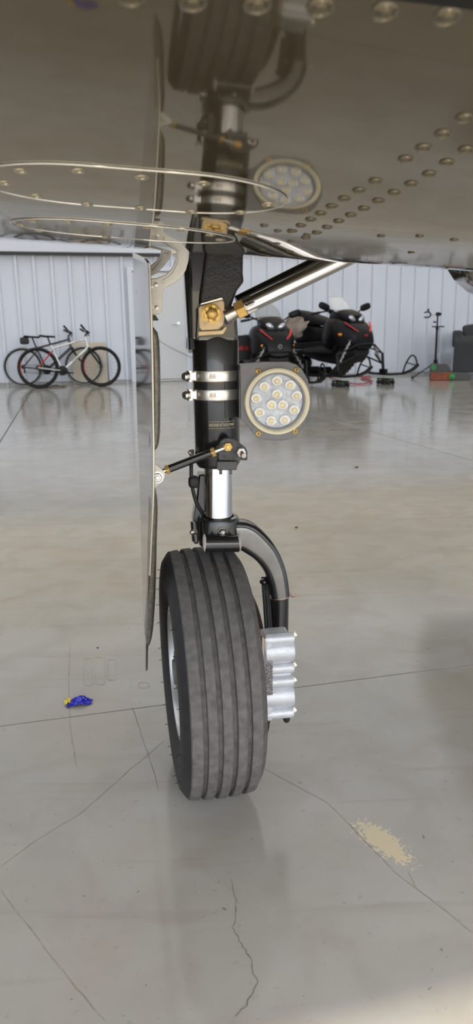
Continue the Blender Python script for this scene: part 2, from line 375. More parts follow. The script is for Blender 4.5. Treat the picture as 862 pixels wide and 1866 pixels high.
# access panels
scr = B().lathe([(.0062, -.0004), (.006, .0008), (.0045, .0016), (.0018, .0014), (.0015, .0006), (.0002, .0006)], (0, 0, 0), (0, 0, 1), 12).mesh('screw', 60)
scr.materials.append(M('screw_steel', (.66, .58, .42), .3, 1.0, var=.1, scale=90))
glint_m = M('rim_glint', (.85, .82, .74), .25, 1.0, var=.05)  # bright rim colour, stands in for the glint along the panel edges
def panel(Lq, Rq, top, bot, screws):
    a, c = wing_at(*Lq), wing_at(*Rq); t, k = wing_at(*top), wing_at(*bot)
    fr = lambda q: a.y+(c.y-a.y)*(q.x-a.x)/(c.x-a.x)
    h = (abs(t.y-fr(t))+abs(k.y-fr(k)))/2
    L = c.x-a.x; n = 44; outl = []
    def half(x):                                      # a stadium's half width at x
        e = min(x-a.x, c.x-x); return h*sqrt(max(0, 1-(1-min(1, e/(h*1.5)))**2))
    xs = [a.x+L*(.5-.5*cos(pi*i/n)) for i in range(n+1)]
    K = 8; vs = []; fs = []
    for x in xs:
        y0 = a.y+(c.y-a.y)*(x-a.x)/L
        for j in range(K+1): vs.append(wpt(x, y0+half(x)*(2*j/K-1), .0007)[0])
    for i in range(n):
        for j in range(K): fs.append((i*(K+1)+j, (i+1)*(K+1)+j, (i+1)*(K+1)+j+1, i*(K+1)+j+1))
    B().add(vs, fs).build('access_panel', paint, wing, smooth=60)
    ring = [vs[i*(K+1)] for i in range(n+1)] + [vs[i*(K+1)+K] for i in range(n-1, 0, -1)]
    B().tube([p for p in ring], .0007, 6, closed=True, ref=(0, 0, 1)).build('panel_rim', glint_m, wing, smooth=60)
    for q in screws: put(*q, scr, 'screw')
panel((-45, 325), (521, 368), (200, 308), (200, 378), [(40, 310), (145, 310), (260, 322), (372, 333), (10, 332), (67, 356), (160, 371), (258, 378), (350, 385), (440, 386), (490, 371)])
panel((20, 405), (427, 437), (200, 402), (150, 426), [(62, 402), (125, 403), (197, 408), (270, 413), (40, 409), (73, 419), (195, 431), (330, 417), (385, 427), (403, 436)])
# belly of the fuselage beyond the wing root
rings = []
for y, r_, zc in ((-1.6, .56, 1.40), (-.6, .6, 1.40), (0, .6, 1.40), (.6, .6, 1.40), (1.4, .6, 1.40), (2.2, .55, 1.41), (3.0, .42, 1.43), (3.5, .2, 1.45)):
    rings.append([V((2.08+r_*cos(2*pi*i/24), y, zc+r_*sin(2*pi*i/24))) for i in range(24)])
B().loft(rings).build('fuselage', paint, air, smooth=60)

# --- leg
ZC = lambda py, yl=-.038: g(394, py, yl).z
z_bot, z_top = ZC(857), ZC(612); RC = .0385
b = B().lathe([(.030, z_bot), (.0345, z_bot+.001), (RC, z_bot+.008), (RC, z_top-.008), (RC-.003, z_top), (RC-.006, z_top+.012), (RC-.006, z_top+.03)], (0, 0, 0), (0, 0, 1), 48, True)
leg = b.build('strut_cylinder', blk, air, smooth=40, label='gloss black oleo strut cylinder')
b = B().lathe([(.0238, ZC(965, -.024)), (.0238, z_bot+.03)], (0, 0, 0), (0, 0, 1), 48, True)
b.build('strut_piston', chrome, air, smooth=40, label='polished chrome piston rod')
# trunnion casting above the cylinder
def gp(pts, yl): return [(q.x, q.z) for q in (g(px, py, yl) for px, py in pts)]
ztop = 1.02
def ext(poly): return poly
b = B(); yl = -.045
pf = gp([(384, 458), (446, 458), (443, 498), (445, 513), (432, 530), (424, 552), (418, 575), (368, 560), (366, 541)], yl)
pf[0] = (pf[0][0]+.002, ztop-.02); pf[1] = (pf[1][0], ztop-.02)
b.prism(pf, yl, .05)
trn = b.build('trunnion', blk_rough, air, smooth=0, bevel=.004)
b = B(); pl = gp([(347, 458), (386, 458), (366, 541), (364, 600), (371, 618), (349, 618)], -.03); pl[0] = (pl[0][0], ztop-.02); pl[1] = (pl[1][0]+.003, ztop-.02)
b.prism(pl, -.03, .05); b.build('trunnion_web', blk, air, smooth=0, bevel=.003)
b = B(); pr = gp([(360, 560), (412, 545), (432, 575), (435, 612), (432, 622), (356, 622)], -.036); b.prism(pr, -.036, .03); b.build('trunnion_foot', blk, air, smooth=0, bevel=.006)
b = B(); b.tube([g(341, 462, .03), g(350, 640, .0)], [(.0075, .02), (.006, .016)], 10, ref=(1, 0, 0), e=5); b.build('side_stay', blk, air)
# gold end fitting with castle nut
b = B(); yl = -.058
P = gp([(362, 561), (364, 558), (404, 546), (409, 548), (410, 580), (407, 592), (398, 600), (368, 602), (363, 597)], yl); b.prism(P, yl, -.043)
gb = b.build('end_fitting', goldp, air, smooth=0, bevel=.003, label='gold bracket with castle nut')
b = B(); P = gp([(361, 604), (404, 602), (411, 594), (414, 597), (407, 609), (361, 612)], -.05); b.prism(P, -.05, -.03); b.build('fitting_lip', goldp, gb, smooth=0, bevel=.002)
b = B(); P = gp([(364, 557), (366, 552), (404, 541), (408, 546), (404, 547)], -.052); b.prism(P, -.052, -.03); b.build('fitting_cap', steel, gb, smooth=0, bevel=.001)
c = g(385, 572, -.058); b = B().lathe([(.0155, 0), (.0155, .002), (.0125, .003)], c, (0, -1, 0), 24, True)
for k in range(6):
    a = pi/3*k+.3; b.box(c+V((.0095*cos(a), -.007, .0095*sin(a))), (.006, .012, .005), Matrix.Rotation(-a, 3, 'Y'))
b.ell(c+V((0, -.010, 0)), (.0098, .008, .0098)); b.build('castle_nut', gold, gb)
b = B(); b.tube([g(372, 592, -.0615), g(380, 587, -.066), g(392, 584, -.067), g(398, 580, -.064), g(396, 577, -.062)], .0006, 6); b.build('cotter_pin', steel, gb)
# polished drag brace
e0 = g(440, 563, -.056); e1 = g(614, 479, -.085); e2 = e0+(e1-e0)*1.25
R0 = .0125
b = B().tube([e0, e0.lerp(e1, .03), e0.lerp(e1, .06), e2], [.0095, .0115, R0, R0], 28); br = b.build('drag_brace', chrome, air, label='polished drag brace tube')
ax = (e1-e0).normalized()
q = ax.to_track_quat('Z', 'Y').to_matrix()
b = B(); b.loft([[e0+ax*t+q @ V((x, y, 0)) for x, y in hexn(.0145)] for t in (-.009, .006)]); b.build('jam_nut', gold, br, smooth=0, bevel=.001)
b = B(); b.tube([g(412, 577, -.05), e0-ax*.005], [.013, .009], 14); b.build('rod_end', steel, br)
b = B(); b.loft([[e0+ax*t+q @ V((x*k, y*k, 0)) for x, y in hexn(.0138)] for t, k in ((.0075, 1), (.020, 1), (.026, .88))]); b.build('tube_nut', steel, br, smooth=20)
b = B(); a0, a1 = g(432, 550, .03), g(590, 472, .03); b.tube([a0, a0+(a1-a0)*1.3], .0105, 16); b.build('retract_actuator', blk, air)
# hose clamps
clampm = M('clamp_band', (.80, .77, .71), .34, .9, var=.05, scale=120)
for py in (686, 720.5):
    zc = ZC(py, -.0395); rr = RC+.0021
    b = B(); rg = []
    for t in (-.0085, -.0075, .0075, .0085):
        k = .0004 if abs(t) > .008 else 0
        rg.append([V(((rr-k)*cos(2*pi*i/48), (rr-k)*sin(2*pi*i/48), zc+t)) for i in range(48)])
    b.loft(rg, caps=False); cl = b.build('hose_clamp', clampm, air, smooth=60, label='bright steel hose clamp band')
    hp = V((-.044, -.012, zc))
    b = B(); b.tube([hp+V((0, 0, -.009)), hp+V((0, 0, .009))], .0062, 12); b.lathe([(.0075, 0), (.0075, .006), (.0055, .009), (.0002, .009)], hp+V((-.004, -.004, 0)), (-1, -.6, 0), 12)
    b.box(hp+V((.004, -.006, 0)), (.010, .006, .012)); b.build('clamp_screw', steel, cl, smooth=30)
# stamped figures on the clamps
mark = M('stamp_ink', (.42, .25, .12), .6, var=.2)
def oncyl(xa, zc, r):
    return lambda p: V(((r+p.z)*sin(xa+p.x/r), -(r+p.z)*cos(xa+p.x/r), zc+p.y))
for py in (686, 720.5):
    text('88', .011, 'stamp', mark, leg, oncyl(-.25, ZC(py, -.0395), RC+.0023), .0001)
# lettering and its frame
lblm = M('label_yellow', (.75, .66, .40), .5, var=.1)
zt = ZC(775)
text('GROUND ATTACH POINT', .0066, 'lettering', lblm, leg, lambda p: oncyl(.13, zt, RC+.0004)(V((p.x*.56, p.y, p.z))), .0001, spacing=1.05)
b = B()
for dz in (-.0055, .0055):
    b.tube([oncyl(.13, zt+dz, RC+.0002)(V((t*.0235, 0, 0))) for t in (-1, -.66, -.33, 0, .33, .66, 1)], .00025, 5)
b.build('label_frame', lblm, leg)
# landing light and its bracket
YL = -.052
light = B(); P = gp([(436, 662), (480, 659), (525, 659), (540, 664), (551, 673), (561, 691), (567.5, 715), (567, 738), (563, 755), (555, 773), (541, 796), (526, 801), (513, 803), (490, 802), (471, 799), (461, 788), (453, 777), (445, 768), (436, 762)], YL)
light.prism(P, YL, YL+.003)
lt = light.build('landing_light', grey_br, air, smooth=0, bevel=.001, label='round landing light with twelve LEDs on a grey bracket')
b = B(); rg = []
zA, zB = g(425, 665, -.04).z, g(425, 762, -.04).z
pts = [(.0387*sin(a), -.0387*cos(a)) for a in [.25+.09*i for i in range(9)]] + [g(437, 700, YL).xy[:] ]
for (x_, y_) in pts: rg.append([V((x_, y_, zA)), V((x_, y_, zB))])
vs = [p for r_ in rg for p in r_]; k = len(rg); vs2 = [V((p.x*1.028, p.y*1.028, p.z)) for p in vs]
b.loft([[rg[i][0], rg[i][1], vs2[2*i+1], vs2[2*i]] for i in range(k)]); b.build('bracket_saddle', M('saddle_grey', (.05, .05, .052), .4, .2, var=.06), lt, smooth=50)
LC = g(505, 731.5, YL-.004); LR = .0535
ringm = M('cream_ring', rgb(240, 230, 202), .4, var=.03, scale=60)
b = B().lathe([(LR*.86, .002), (LR*.88, .006), (LR*.93, .008), (LR*.99, .006), (LR, 0), (LR, -.004), (LR*.86, -.004), (LR*.86, .002)], LC, (0, -1, 0), 56); b.build('trim_ring', ringm, lt, smooth=40)
b = B().lathe([(LR*.86, -.0036), (.0002, -.0036)], LC, (0, -1, 0), 40); b.lathe([(LR*.865, -.0036), (LR*.865, .003)], LC, (0, -1, 0), 40)
b.build('reflector', M('reflector_silver', (.50, .52, .57), .35, .3, var=.2, scale=140, bump=.5, bscale=350), lt, smooth=40)
ledm = M('led_chip', (.95, .80, .40), .4, var=.1); cup = M('led_cup', (.95, .95, .97), .2, .3, var=.1, scale=300)
for zx, zy in [(610, 180), (535, 215), (690, 205), (485, 285), (610, 260), (730, 270), (578, 325), (645, 325), (715, 355), (505, 370), (575, 420), (657, 415)]:
    c = g(320+zx/3.315, 640+zy/3.315, LC.y+.0018)
    b = B().lathe([(.0030, 0), (.0045, .0012), (.0052, .0030), (.0062, .0022), (.0072, .0045), (.0084, .0052), (.0088, .0035), (.0088, -.004)], c, (0, -1, 0), 18); o = b.build('led', cup, lt, smooth=30)
    b = B().ell(c+V((0, -.001, 0)), (.0036, .0028, .0036), 10, 6); b.build('led_chip', ledm, o)
b = B().lathe([(LR*.80, -.003), (LR*.82, .0022), (LR*.865, .0026)], LC, (0, -1, 0), 48); b.build('gap_ring', M('gap_grey', (.22, .22, .23), .5, var=.1), lt, smooth=40)  # dark ring drawn in as the gap line inside the trim ring
b = B().lathe([(LR*.87, .003), (LR*.7, .0062), (LR*.4, .0085), (.0002, .0095)], LC, (0, -1, 0), 40); b.build('lens', M('lens_glass', (.95, .96, .98), .03, alpha=.09, spec=.6, var=.01), lt, smooth=60)
for px, py in ((470.5, 676), (540, 674), (470.5, 790), (538, 786)):
    c = g(px, py, YL); b = B().lathe([(.0048, 0), (.0045, .002), (.003, .0033), (.0002, .0036)], c, (0, -1, 0), 14)
    o = b.build('screw', gold, lt, smooth=40)
    B().box(c+V((0, -.0036, 0)), (.0048, .0006, .0011)).box(c+V((0, -.0036, 0)), (.0011, .0006, .0048)).build('screw_slot', trim_dark, lt, smooth=0)
# lug for the door link
b = B(); yl = -.056; P = gp([(398, 839), (398.5, 812), (402, 804), (409, 799), (418, 798), (427, 800), (447, 815), (451, 823), (451, 839)], yl); b.prism(P, yl, -.046)
lug = b.build('link_lug', M('worn_black', (.05, .05, .052), .45, .2, var=.5, scale=120), air, smooth=0, bevel=.0015)
b = B(); P = gp([(396, 843), (397, 841), (430, 841), (432, 843), (432, 855), (430, 857), (397, 857), (395, 855)], -.05); b.prism(P, -.05, -.03); b.build('lug_block', M('grey_block', (.075, .076, .08), .5, var=.1), lug, smooth=0, bevel=.0015)
for px in (402, 420):
    b = B(); b.box(g(px, 860, -.043), (.005, .006, .008)); b.build('lug_pin', blk, lug, smooth=0, bevel=.001)
b = B(); bolt(b, g(415, 814, yl), (0, -1, 0), .0075, .005); b.build('lug_bolt', gold, lug, smooth=30)
b = B(); bolt(b, g(438, 823, yl), (.15, -1, -.1), .0085, .007, False); b.lathe([(.0045, 0), (.0045, .016), (.004, .018), (.0002, .018)], g(438, 823, yl), (.2, -1, -.25), 12); b.build('lug_bolt', steel, lug, smooth=30)
# door link rod
r0, r1 = g(309, 854, -.05), g(385, 825, -.056)
b = B().tube([r0, r1], .0066, 16); rod = b.build('door_link', blk, air, label='short black rod from strut to gear door')
ax2 = (r1-r0).normalized(); q2 = ax2.to_track_quat('Z', 'Y').to_matrix()
for c_, dr in ((r0, -1), (r1, 1)):
    b = B(); b.loft([[c_+ax2*t*dr+q2 @ V((x, y, 0)) for x, y in hexn(.0082)] for t in (.0, .0065)]); b.build('rod_nut', gold, rod, smooth=0, bevel=.0008)
    b = B(); b.tube([c_+ax2*dr*.005, c_+ax2*dr*.022], .0045, 10); b.build('rod_end', steel, rod)
b = B(); b.tube([r1+ax2*.012, g(405, 815, -.052), g(415, 814, -.050)], [.005, .009, .011], 12); b.build('rod_eye', M('dull_steel', (.30, .29, .26), .4, .8, var=.2), rod)
# collar, clevis tube, fork
zc0, zc1 = g(397, 1000, -.034).z, g(397, 950, -.034).z
b = B().lathe([(.031, zc0-.004), (.0360, zc0), (.0360, zc1-.006), (.0335, zc1), (.0265, zc1+.001), (.0255, zc1-.004)], (0, 0, 0), (0, 0, 1), 40, True); fork = b.build('fork', blk, air, smooth=40, label='black half fork with curved arm')
c = g(404.7, 969, -.0365); b = B().lathe([(.0085, -.002), (.0085, .0015), (.006, .002), (.006, -.001)], c, (0, -1, 0), 20); b.build('screw_seat', blk, fork)
b = B(); bolt(b, c+V((0, .001, 0)), (.1, -1, -.1), .0048, .006); b.build('grease_nipple', steel, fork)
t0, t1 = g(373, 991, -.044), g(435, 990, -.044)
b = B().tube([t0, t1], .0150, 20); b.build('clevis_tube', blk, fork)
seal = M('sealant', (.50, .47, .43), .6, var=.1)
for c_, dx in ((t0, -1), (t1, 1)):
    b = B(); b.ell(c_+V((dx*.0005, -.004, .003)), (.0035, .0125, .0155)); b.build('tube_cap', seal, fork)
armp = [V((.012, -.004, g(430, 975, 0).z)), g(441, 974, -.004), g(462, 986, -.003), g(482, 1005, -.002), g(497, 1030, 0), g(505, 1056, 0), g(509, 1084, 0)]
# smooth the path
def cr(P, sub=5):
    out = []
    for i in range(len(P)-1):
        p0, p1, p2, p3 = P[max(i-1, 0)], P[i], P[i+1], P[min(i+2, len(P)-1)]
        for k in range(sub):
            t = k/sub; out.append(.5*((2*p1)+(p2-p0)*t+(2*p0-5*p1+4*p2-p3)*t*t+(3*p1-p0-3*p2+p3)*t**3))
    return out+[P[-1]]
ap = cr(armp); n = len(ap)
def crr(vals, n_): return [vals[min(int(i*(len(vals)-1)/(n_-1)), len(vals)-2)] + (vals[min(int(i*(len(vals)-1)/(n_-1)), len(vals)-2)+1]-vals[min(int(i*(len(vals)-1)/(n_-1)), len(vals)-2)])*((i*(len(vals)-1)/(n_-1))-min(int(i*(len(vals)-1)/(n_-1)), len(vals)-2)) for i in range(n_)]
wr = crr([.027, .0265, .0245, .0215, .019, .0178, .0172], n)
b = B(); b.tube(ap, [(.019, w_) for w_ in wr], 32, ref=(0, -1, 0), e=5); fa = b.build('fork_arm', blk, fork, smooth=50)
b = B(); b.tube([p_+V((0, -.0165, 0)) for p_ in ap[3:]], [(.0045, max(.006, w_-.0075)) for w_ in wr[3:]], 24, ref=(0, -1, 0), e=4); b.build('arm_face', M('arm_sheen', (.20, .195, .185), .3, .75, var=.12, scale=30, coat=.3), fork, smooth=50)  # lighter plate, the arm's bright reflection put into its colour
f0, f1 = g(508, 1078, 0), g(507, 1165, 0)
b = B().tube([f0, f1, V((f1.x, 0, .20))], .0185, 24); b.build('fork_leg', blk, fork, smooth=50)
b = B().lathe([(.0195, -.004), (.0203, -.003), (.0203, .003), (.0195, .004)], g(508, 1083, 0), (0, 0, 1), 32); b.build('leg_band', M('copper_band', (.55, .38, .30), .4, .5, var=.3, scale=100), fork)
b = B(); bolt(b, g(531, 1084, -.01), (1, -.6, 0), .004, .006); b.build('band_screw', M('copper_band', (.5, .3, .2)), fork)
for dx, rr in ((0, .0035), (-5, .0028), (4, .003)):
    b = B(); b.tube(cr([g(484+dx, 1052, .01), g(485+dx, 1075, -.004), g(487+dx, 1100, -.006), g(490+dx, 1150, -.012)]), rr, 8); b.build('brake_hose', rubber, fork)
b = B(); b.ell(g(481, 1060, 0), (.008, .008, .006)); b.build('hose_clip', blk, fork)
# torque links and hose left of the strut
b = B(); P = gp([(360, 860), (373, 860), (373, 925), (362, 945), (360, 985), (351, 985), (350, 940), (356, 905)], .035); b.prism(P, .01, .045); tl = b.build('torque_link', blk, air, smooth=0, bevel=.003)
b = B(); b.tube([g(353, 950, -.01), g(357, 985, -.012)], [(.006, .006), (.007, .008)], 10); b.build('link_ear', blk, tl)
b = B(); bolt(b, g(357, 969, -.012), (-1, -.35, 0), .0072, .007); b.build('link_bolt', steel, tl, smooth=30)
b = B(); b.tube(cr([g(349, 825, .01), g(348.5, 850, .0), g(349, 872, -.002), g(352, 895, .0), g(359, 918, .004), g(372, 940, .012)]), .0033, 10); b.build('brake_hose', rubber, air)
b = B(); b.ell(g(353, 878, 0), (.0095, .009, .011), e=3); b.build('hose_clip', rubber, air)
b = B(); bolt(b, g(352, 824, -.005), (-1, -.3, 0), .006, .006); b.build('strut_bolt', steel, air, smooth=30)
# hinge arms of the gear door
def outline_arm(pts, name, y0, y1, inset):
    P = gp(pts, y0); b = B(); b.prism(P, y0, y1); o = b.build(name, whitep, air, smooth=0, bevel=.0018)
    if inset:
        Q = gp(inset, y0); B().prism(Q, y0-.0015, y0+.001).build('arm_web', whitep, o, smooth=0, bevel=.0012)
    return o
Z = lambda L: [(230+a/3.448, 440+c/3.448) for a, c in L]
YH = -.075
o1 = outline_arm(Z([(318, -30), (392, -30), (397, 60), (392, 120), (375, 180), (345, 230), (300, 262), (250, 285), (228, 312), (226, 430), (218, 448), (205, 456), (148, 458), (148, 232), (190, 230), (250, 208), (290, 165), (312, 110), (318, 60)]), 'door_hinge', YH, YH+.012,
    Z([(330, 30), (380, 30), (382, 110), (366, 170), (335, 218), (295, 248), (245, 272), (230, 262), (228, 240), (262, 222), (300, 180), (324, 120)]))
o2 = outline_arm(Z([(215, -10), (285, 0), (284, 62), (275, 100), (240, 150), (195, 195), (140, 225), (135, 165), (180, 130), (208, 95), (220, 60)]), 'door_hinge', YH+.05, YH+.062,
    Z([(228, 70), (272, 75), (262, 100), (230, 142), (190, 180), (155, 190), (190, 150), (218, 112)]))
for a, c in ((188, 270), (190, 415), (155, 282), (156, 412)):
    p = g(230+a/3.448, 440+c/3.448, YH); b = B().lathe([(.0032, 0), (.003, .0012), (.0002, .0018)], p, (0, -1, 0), 12); b.build('hinge_rivet', steel, o1)
b = B(); P = gp([(274, 574), (283, 574), (289, 583), (274, 583)], -.07); b.prism(P, -.075, -.03); b.build('hinge_tab', M('olive_tab', (.05, .045, .03), .5), o1, smooth=0)
b = B(); P = gp([(275, 841), (285, 847), (298, 858), (301, 864), (299, 871), (292, 881), (275, 896)], -.055); b.prism(P, -.055, -.045); o3 = b.build('door_lug', whitep, air, smooth=0, bevel=.0015)
b = B(); bolt(b, g(287, 870, -.055), (0, -1, 0), .0075, .004); b.lathe([(.010, 0), (.010, .001), (.0075, .0012)], g(287, 870, -.055), (0, -1, 0), 18); b.build('lug_bolt', steel, o3, smooth=30)
# gear door: outer skin, edge, inner stiffeners
near = [(262, 471, 1.10), (268, 479, 1.08), (270, 492, 1.08), (274, 600, 1.08), (276.5, 750, 1.08), (277.5, 880, 1.08), (273, 1000, 1.12), (267, 1140, 1.20), (265.6, 1221, 1.295)]
far = [(241, 461, 1.36), (242, 470, 1.37), (242.5, 480, 1.37), (246, 600, 1.37), (249.5, 750, 1.37), (254, 880, 1.37), (257.5, 1000, 1.36), (262, 1140, 1.34), (265, 1223, 1.305)]
def atY(px, py, Y):
    d = ray(px, py); return GI @ (CAM + d*(Y/d.y))
nr = [atY(*q) for q in near]; fr_ = [atY(*q) for q in far]
nr, fr_ = cr(nr, 6), cr(fr_, 6)
K = 14; rows = []
for a, c in zip(nr, fr_): rows.append([a.lerp(c, j/K) for j in range(K+1)])
T = V((.004, .001, 0))
vs = [p for r_ in rows for p in r_]; nn = len(vs); vs2 = [p+T for p in vs]; W = K+1; Hn = len(rows)
fs = []
for i in range(Hn-1):
    for j in range(K):
        a = i*W+j; fs.append((a, a+1, a+W+1, a+W)); fs.append((nn+a, nn+a+W, nn+a+W+1, nn+a+1))
bd = [j for j in range(W)] + [i*W+K for i in range(1, Hn)] + [(Hn-1)*W+j for j in range(K-1, -1, -1)] + [i*W for i in range(Hn-2, 0, -1)]
for i in range(len(bd)): a, c = bd[i], bd[(i+1) % len(bd)]; fs.append((a, c, nn+c, nn+a))
gd = B().add(vs+vs2, fs).build('gear_door', paint, air, smooth=40, label='glossy landing gear door panel seen nearly edge on')
# pale raw edge strip
ep = [p+V((.002, -.0012, 0)) for p in nr[6:-10]]
B().tube(ep, (.0014, .0009), 6, ref=(1, 0, 0)).build('edge_strip', M('raw_edge', (.70, .66, .56), .4, .3, var=.1), gd, smooth=60)
stiff = M('door_inner', (.17, .155, .12), .34, .35, var=.3, scale=160, coat=.3)
def bulge(pts, wx, name):
    c = cr([atY(*q) for q in pts], 4); n_ = len(c)
    rad = [(wx*max(.05, min(1, sqrt(max(0, 1-(1-min(i, n_-1-i)/(n_*.16))**2)) if min(i, n_-1-i) < n_*.16 else 1)), .03) for i in range(n_)]
    b = B(); b.tube(c, rad, 16, ref=(1, 0, 0), e=2.6); b.build(name, stiff, gd, smooth=60)
bulge([(279, 597, 1.13), (281.5, 650, 1.13), (282.5, 720, 1.13), (282, 780, 1.13), (279, 818, 1.13)], .0085, 'stiffener')
bulge([(279, 895, 1.13), (279, 930, 1.14), (277, 1000, 1.16), (275, 1080, 1.19), (272, 1130, 1.21), (269, 1160, 1.22)], .0075, 'stiffener')
for px, py in ((262, 517), (265, 517), (262, 553), (265, 553), (249, 500), (250, 533)):
    p = atY(px, py, 1.08+(274-px)*.010); B().ell(p+V((-.001, 0, 0)), (.0012, .006, .0035)).build('rivet', paint, gd)

# --- wheel
XT = -.0265; CAMB = radians(.4); RZ = .2235; YAWW = radians(2.8)
tread = M('tread_rubber', (.118, .110, .104), .8, var=.28, scale=75, bump=.6, bscale=600, detail=9)
prof_t = []
side = [(.050, .120), (.055, .123), (.062, .136), (.068, .158), (.0700, .173), (.0690, .190), (.0665, .203), (.0610, .2110), (.0575, .2162)]
def tr(x): return .2235 - 1.3*x*x
gx = [-.0350, -.0117, .0117, .0350]; gw = .0041
tp = [(-.0555, tr(.0555)-.0003)]
for x in gx:
    for dx, dr in ((-gw-.0012, 0), (-gw, -.0008), (-gw+.0006, -.0075), (gw-.0006, -.0075), (gw, -.0008), (gw+.0012, 0)): tp.append((x+dx, tr(x+dx)+dr))
tp.append((.0555, tr(.0555)-.0003))
full = [(-x, r_) for x, r_ in side] + tp + [(x, r_) for x, r_ in reversed(side)]
wheel_m = Matrix.Translation(V((XT, 0, 0))) @ Matrix.Rotation(YAWW, 4, 'Z') @ Matrix.Rotation(-CAMB, 4, 'Y')
N = 96; wc = V((0, 0, RZ)); rings = []
def wp(x, r_, th): return wheel_m @ V((x, r_*sin(th), RZ+r_*cos(th)))
for i in range(N):
    th = 2*pi*i/N
    rings.append([wp(x, r_, th) for x, r_ in full])
b = B(); b.loft(rings, caps=False, closed=False, wrap=True); tire = b.build('tire', tread, air, smooth=32, label='black aircraft tire with four circumferential grooves')
# sidewall skin in smooth rubber, moulded in a darker compound
b = B(); rings = []
for i in range(N):
    th = 2*pi*i/N; rings.append([wp(x*1.004, r_+.0003, th) for x, r_ in [(-x, r_) for x, r_ in side[1:]]])
b.loft(rings, caps=False, closed=False, wrap=True); b.build('sidewall', rubber, tire, smooth=50)
for k in range(26):
    th = 2*pi*(k+random.uniform(-.2, .2))/26; rr = random.choice((.173, .190)); a = wp(-.0700 if rr < .18 else -.0690, rr, th)
    b = B(); b.tube([a, a+V((-.006, random.uniform(-.002, .002), random.uniform(-.003, .001)))], .0006, 5); b.build('vent_spew', rubber, tire)
rimm = M('wheel_silver', (.62, .63, .63), .3, .6, var=.05, scale=60)
discm = M('wheel_grey', (.12, .125, .105), .4, .2, var=.08, scale=50, coat=.2)
def wl(prof_, name, mat, parent, n=64, smooth=40):
    b = B(); rings = [[wp(x, r_, 2*pi*i/n) for i in range(n)] for x, r_ in prof_]; b.loft(rings, caps=False); return b.build(name, mat, parent, smooth=smooth)
rim = wl([(-.050, .121), (-.056, .1235), (-.0595, .121), (-.0595, .113), (-.054, .109), (-.045, .107), (-.041, .105)], 'wheel_rim', rimm, air)
wl([(-.041, .1055), (-.036, .095), (-.032, .07), (-.036, .052), (-.046, .046)], 'wheel_disc', discm, rim)
wl([(-.046, .046), (-.053, .044), (-.057, .038), (-.055, .030), (-.059, .024), (-.062, .022), (-.063, .0005)], 'hub', discm, rim)
for k in range(6):
    th = 2*pi*k/6+.3; c = wp(-.034, .082, th); b = B(); bolt(b, c, (-1, 0, 0), .006, .006); b.build('rim_bolt', steel, rim, smooth=30)
wl([(.050, .121), (.056, .1235), (.0595, .121), (.0595, .113), (.045, .107), (.041, .03), (.041, .0005)], 'inner_rim', rimm, rim)
# brake disc and caliper
discb = M('brake_disc', (.085, .05, .038), .5, .5, var=.25, scale=60)
wl([(.074, .05), (.074, .133), (.0745, .135), (.0885, .135), (.089, .133), (.089, .05)], 'brake_disc', discb, air)
b = B(); th0 = radians(0)
YB = -.135
def bz(py): return g(505, py, YB).z
xs0, xs1, xs2 = g(480, 1230, YB).x, g(497, 1230, YB).x, g(536, 1230, YB).x
b.box(V(((xs0+xs1)/2, YB+.018, (bz(1160)+bz(1312))/2)), (xs1-xs0, .045, bz(1160)-bz(1312)))
cal = b.build('brake_caliper', silver, air, smooth=0, bevel=.005, label='cast silver brake caliper with black data plate')
def lobe(py, r_, x1, yc, name='caliper_lobe'):
    c = V((xs0+.004, yc, bz(py))); L_ = x1-c.x
    B().lathe([(r_, 0), (r_, L_-.004), (r_-.0012, L_-.001), (r_-.004, L_), (.0002, L_)], c, (1, 0, 0), 28).build(name, silver, cal, smooth=40)
lobe(1190, .0205, xs2+.001, YB+.012); lobe(1273, .0205, xs2+.001, YB+.012)
B().box(V(((xs1+xs2)/2-.003, YB+.030, (bz(1166)+bz(1308))/2)), (xs2-xs1, .05, (bz(1166)-bz(1308)))).build('caliper_body', silver, cal, smooth=0, bevel=.004)
for py in (1166, 1220, 1244, 1302): lobe(py, .0092, xs2+.0005, YB+.004, 'bolt_boss')
whb = M('pale_bolt', (.85, .78, .6), .35, .7, var=.1)
for py in (1162, 1217, 1245, 1300):
    b = B(); bolt(b, V((xs2, YB+.006, bz(py))), (1, 0, 0), .0052, .004); b.build('caliper_bolt', whb, cal, smooth=30)
b = B(); b.lathe([(.006, 0), (.006, .008), (.004, .012), (.0002, .012)], V((xs2-.012, YB+.01, bz(1311))), (.2, 0, -1), 10); b.build('bleed_cap', rubber, cal)
b = B(); b.prism([(xs0-.0025, bz(1158)), (xs0, bz(1158)), (xs0, bz(1313)), (xs0-.0025, bz(1313))], YB-.005, YB+.035); b.build('back_plate', M('copper_plate', (.55, .42, .34), .4, .6, var=.2, scale=50), cal, smooth=0)
# data plate
plm = bpy.data.materials.new('data_plate'); plm.use_nodes = True
n = plm.node_tree.nodes; l = plm.node_tree.links; bs = n['Principled BSDF']; bs.inputs['Roughness'].default_value = .4; bs.inputs['Metallic'].default_value = .3
tc = n.new('ShaderNodeTexCoord'); mp = n.new('ShaderNodeMapping'); mp.inputs['Scale'].default_value = (1700, 1, 420); l.new(tc.outputs['Object'], mp.inputs[0])
no = n.new('ShaderNodeTexNoise'); no.inputs['Scale'].default_value = 1.0; no.inputs['Detail'].default_value = 1; l.new(mp.outputs[0], no.inputs['Vector'])
rp = n.new('ShaderNodeValToRGB'); rp.color_ramp.elements[0].position = .55; rp.color_ramp.elements[0].color = (.06, .055, .07, 1); rp.color_ramp.elements[1].position = .6; rp.color_ramp.elements[1].color = (.6, .58, .55, 1); l.new(no.outputs[0], rp.inputs[0]); l.new(rp.outputs[0], bs.inputs['Base Color'])
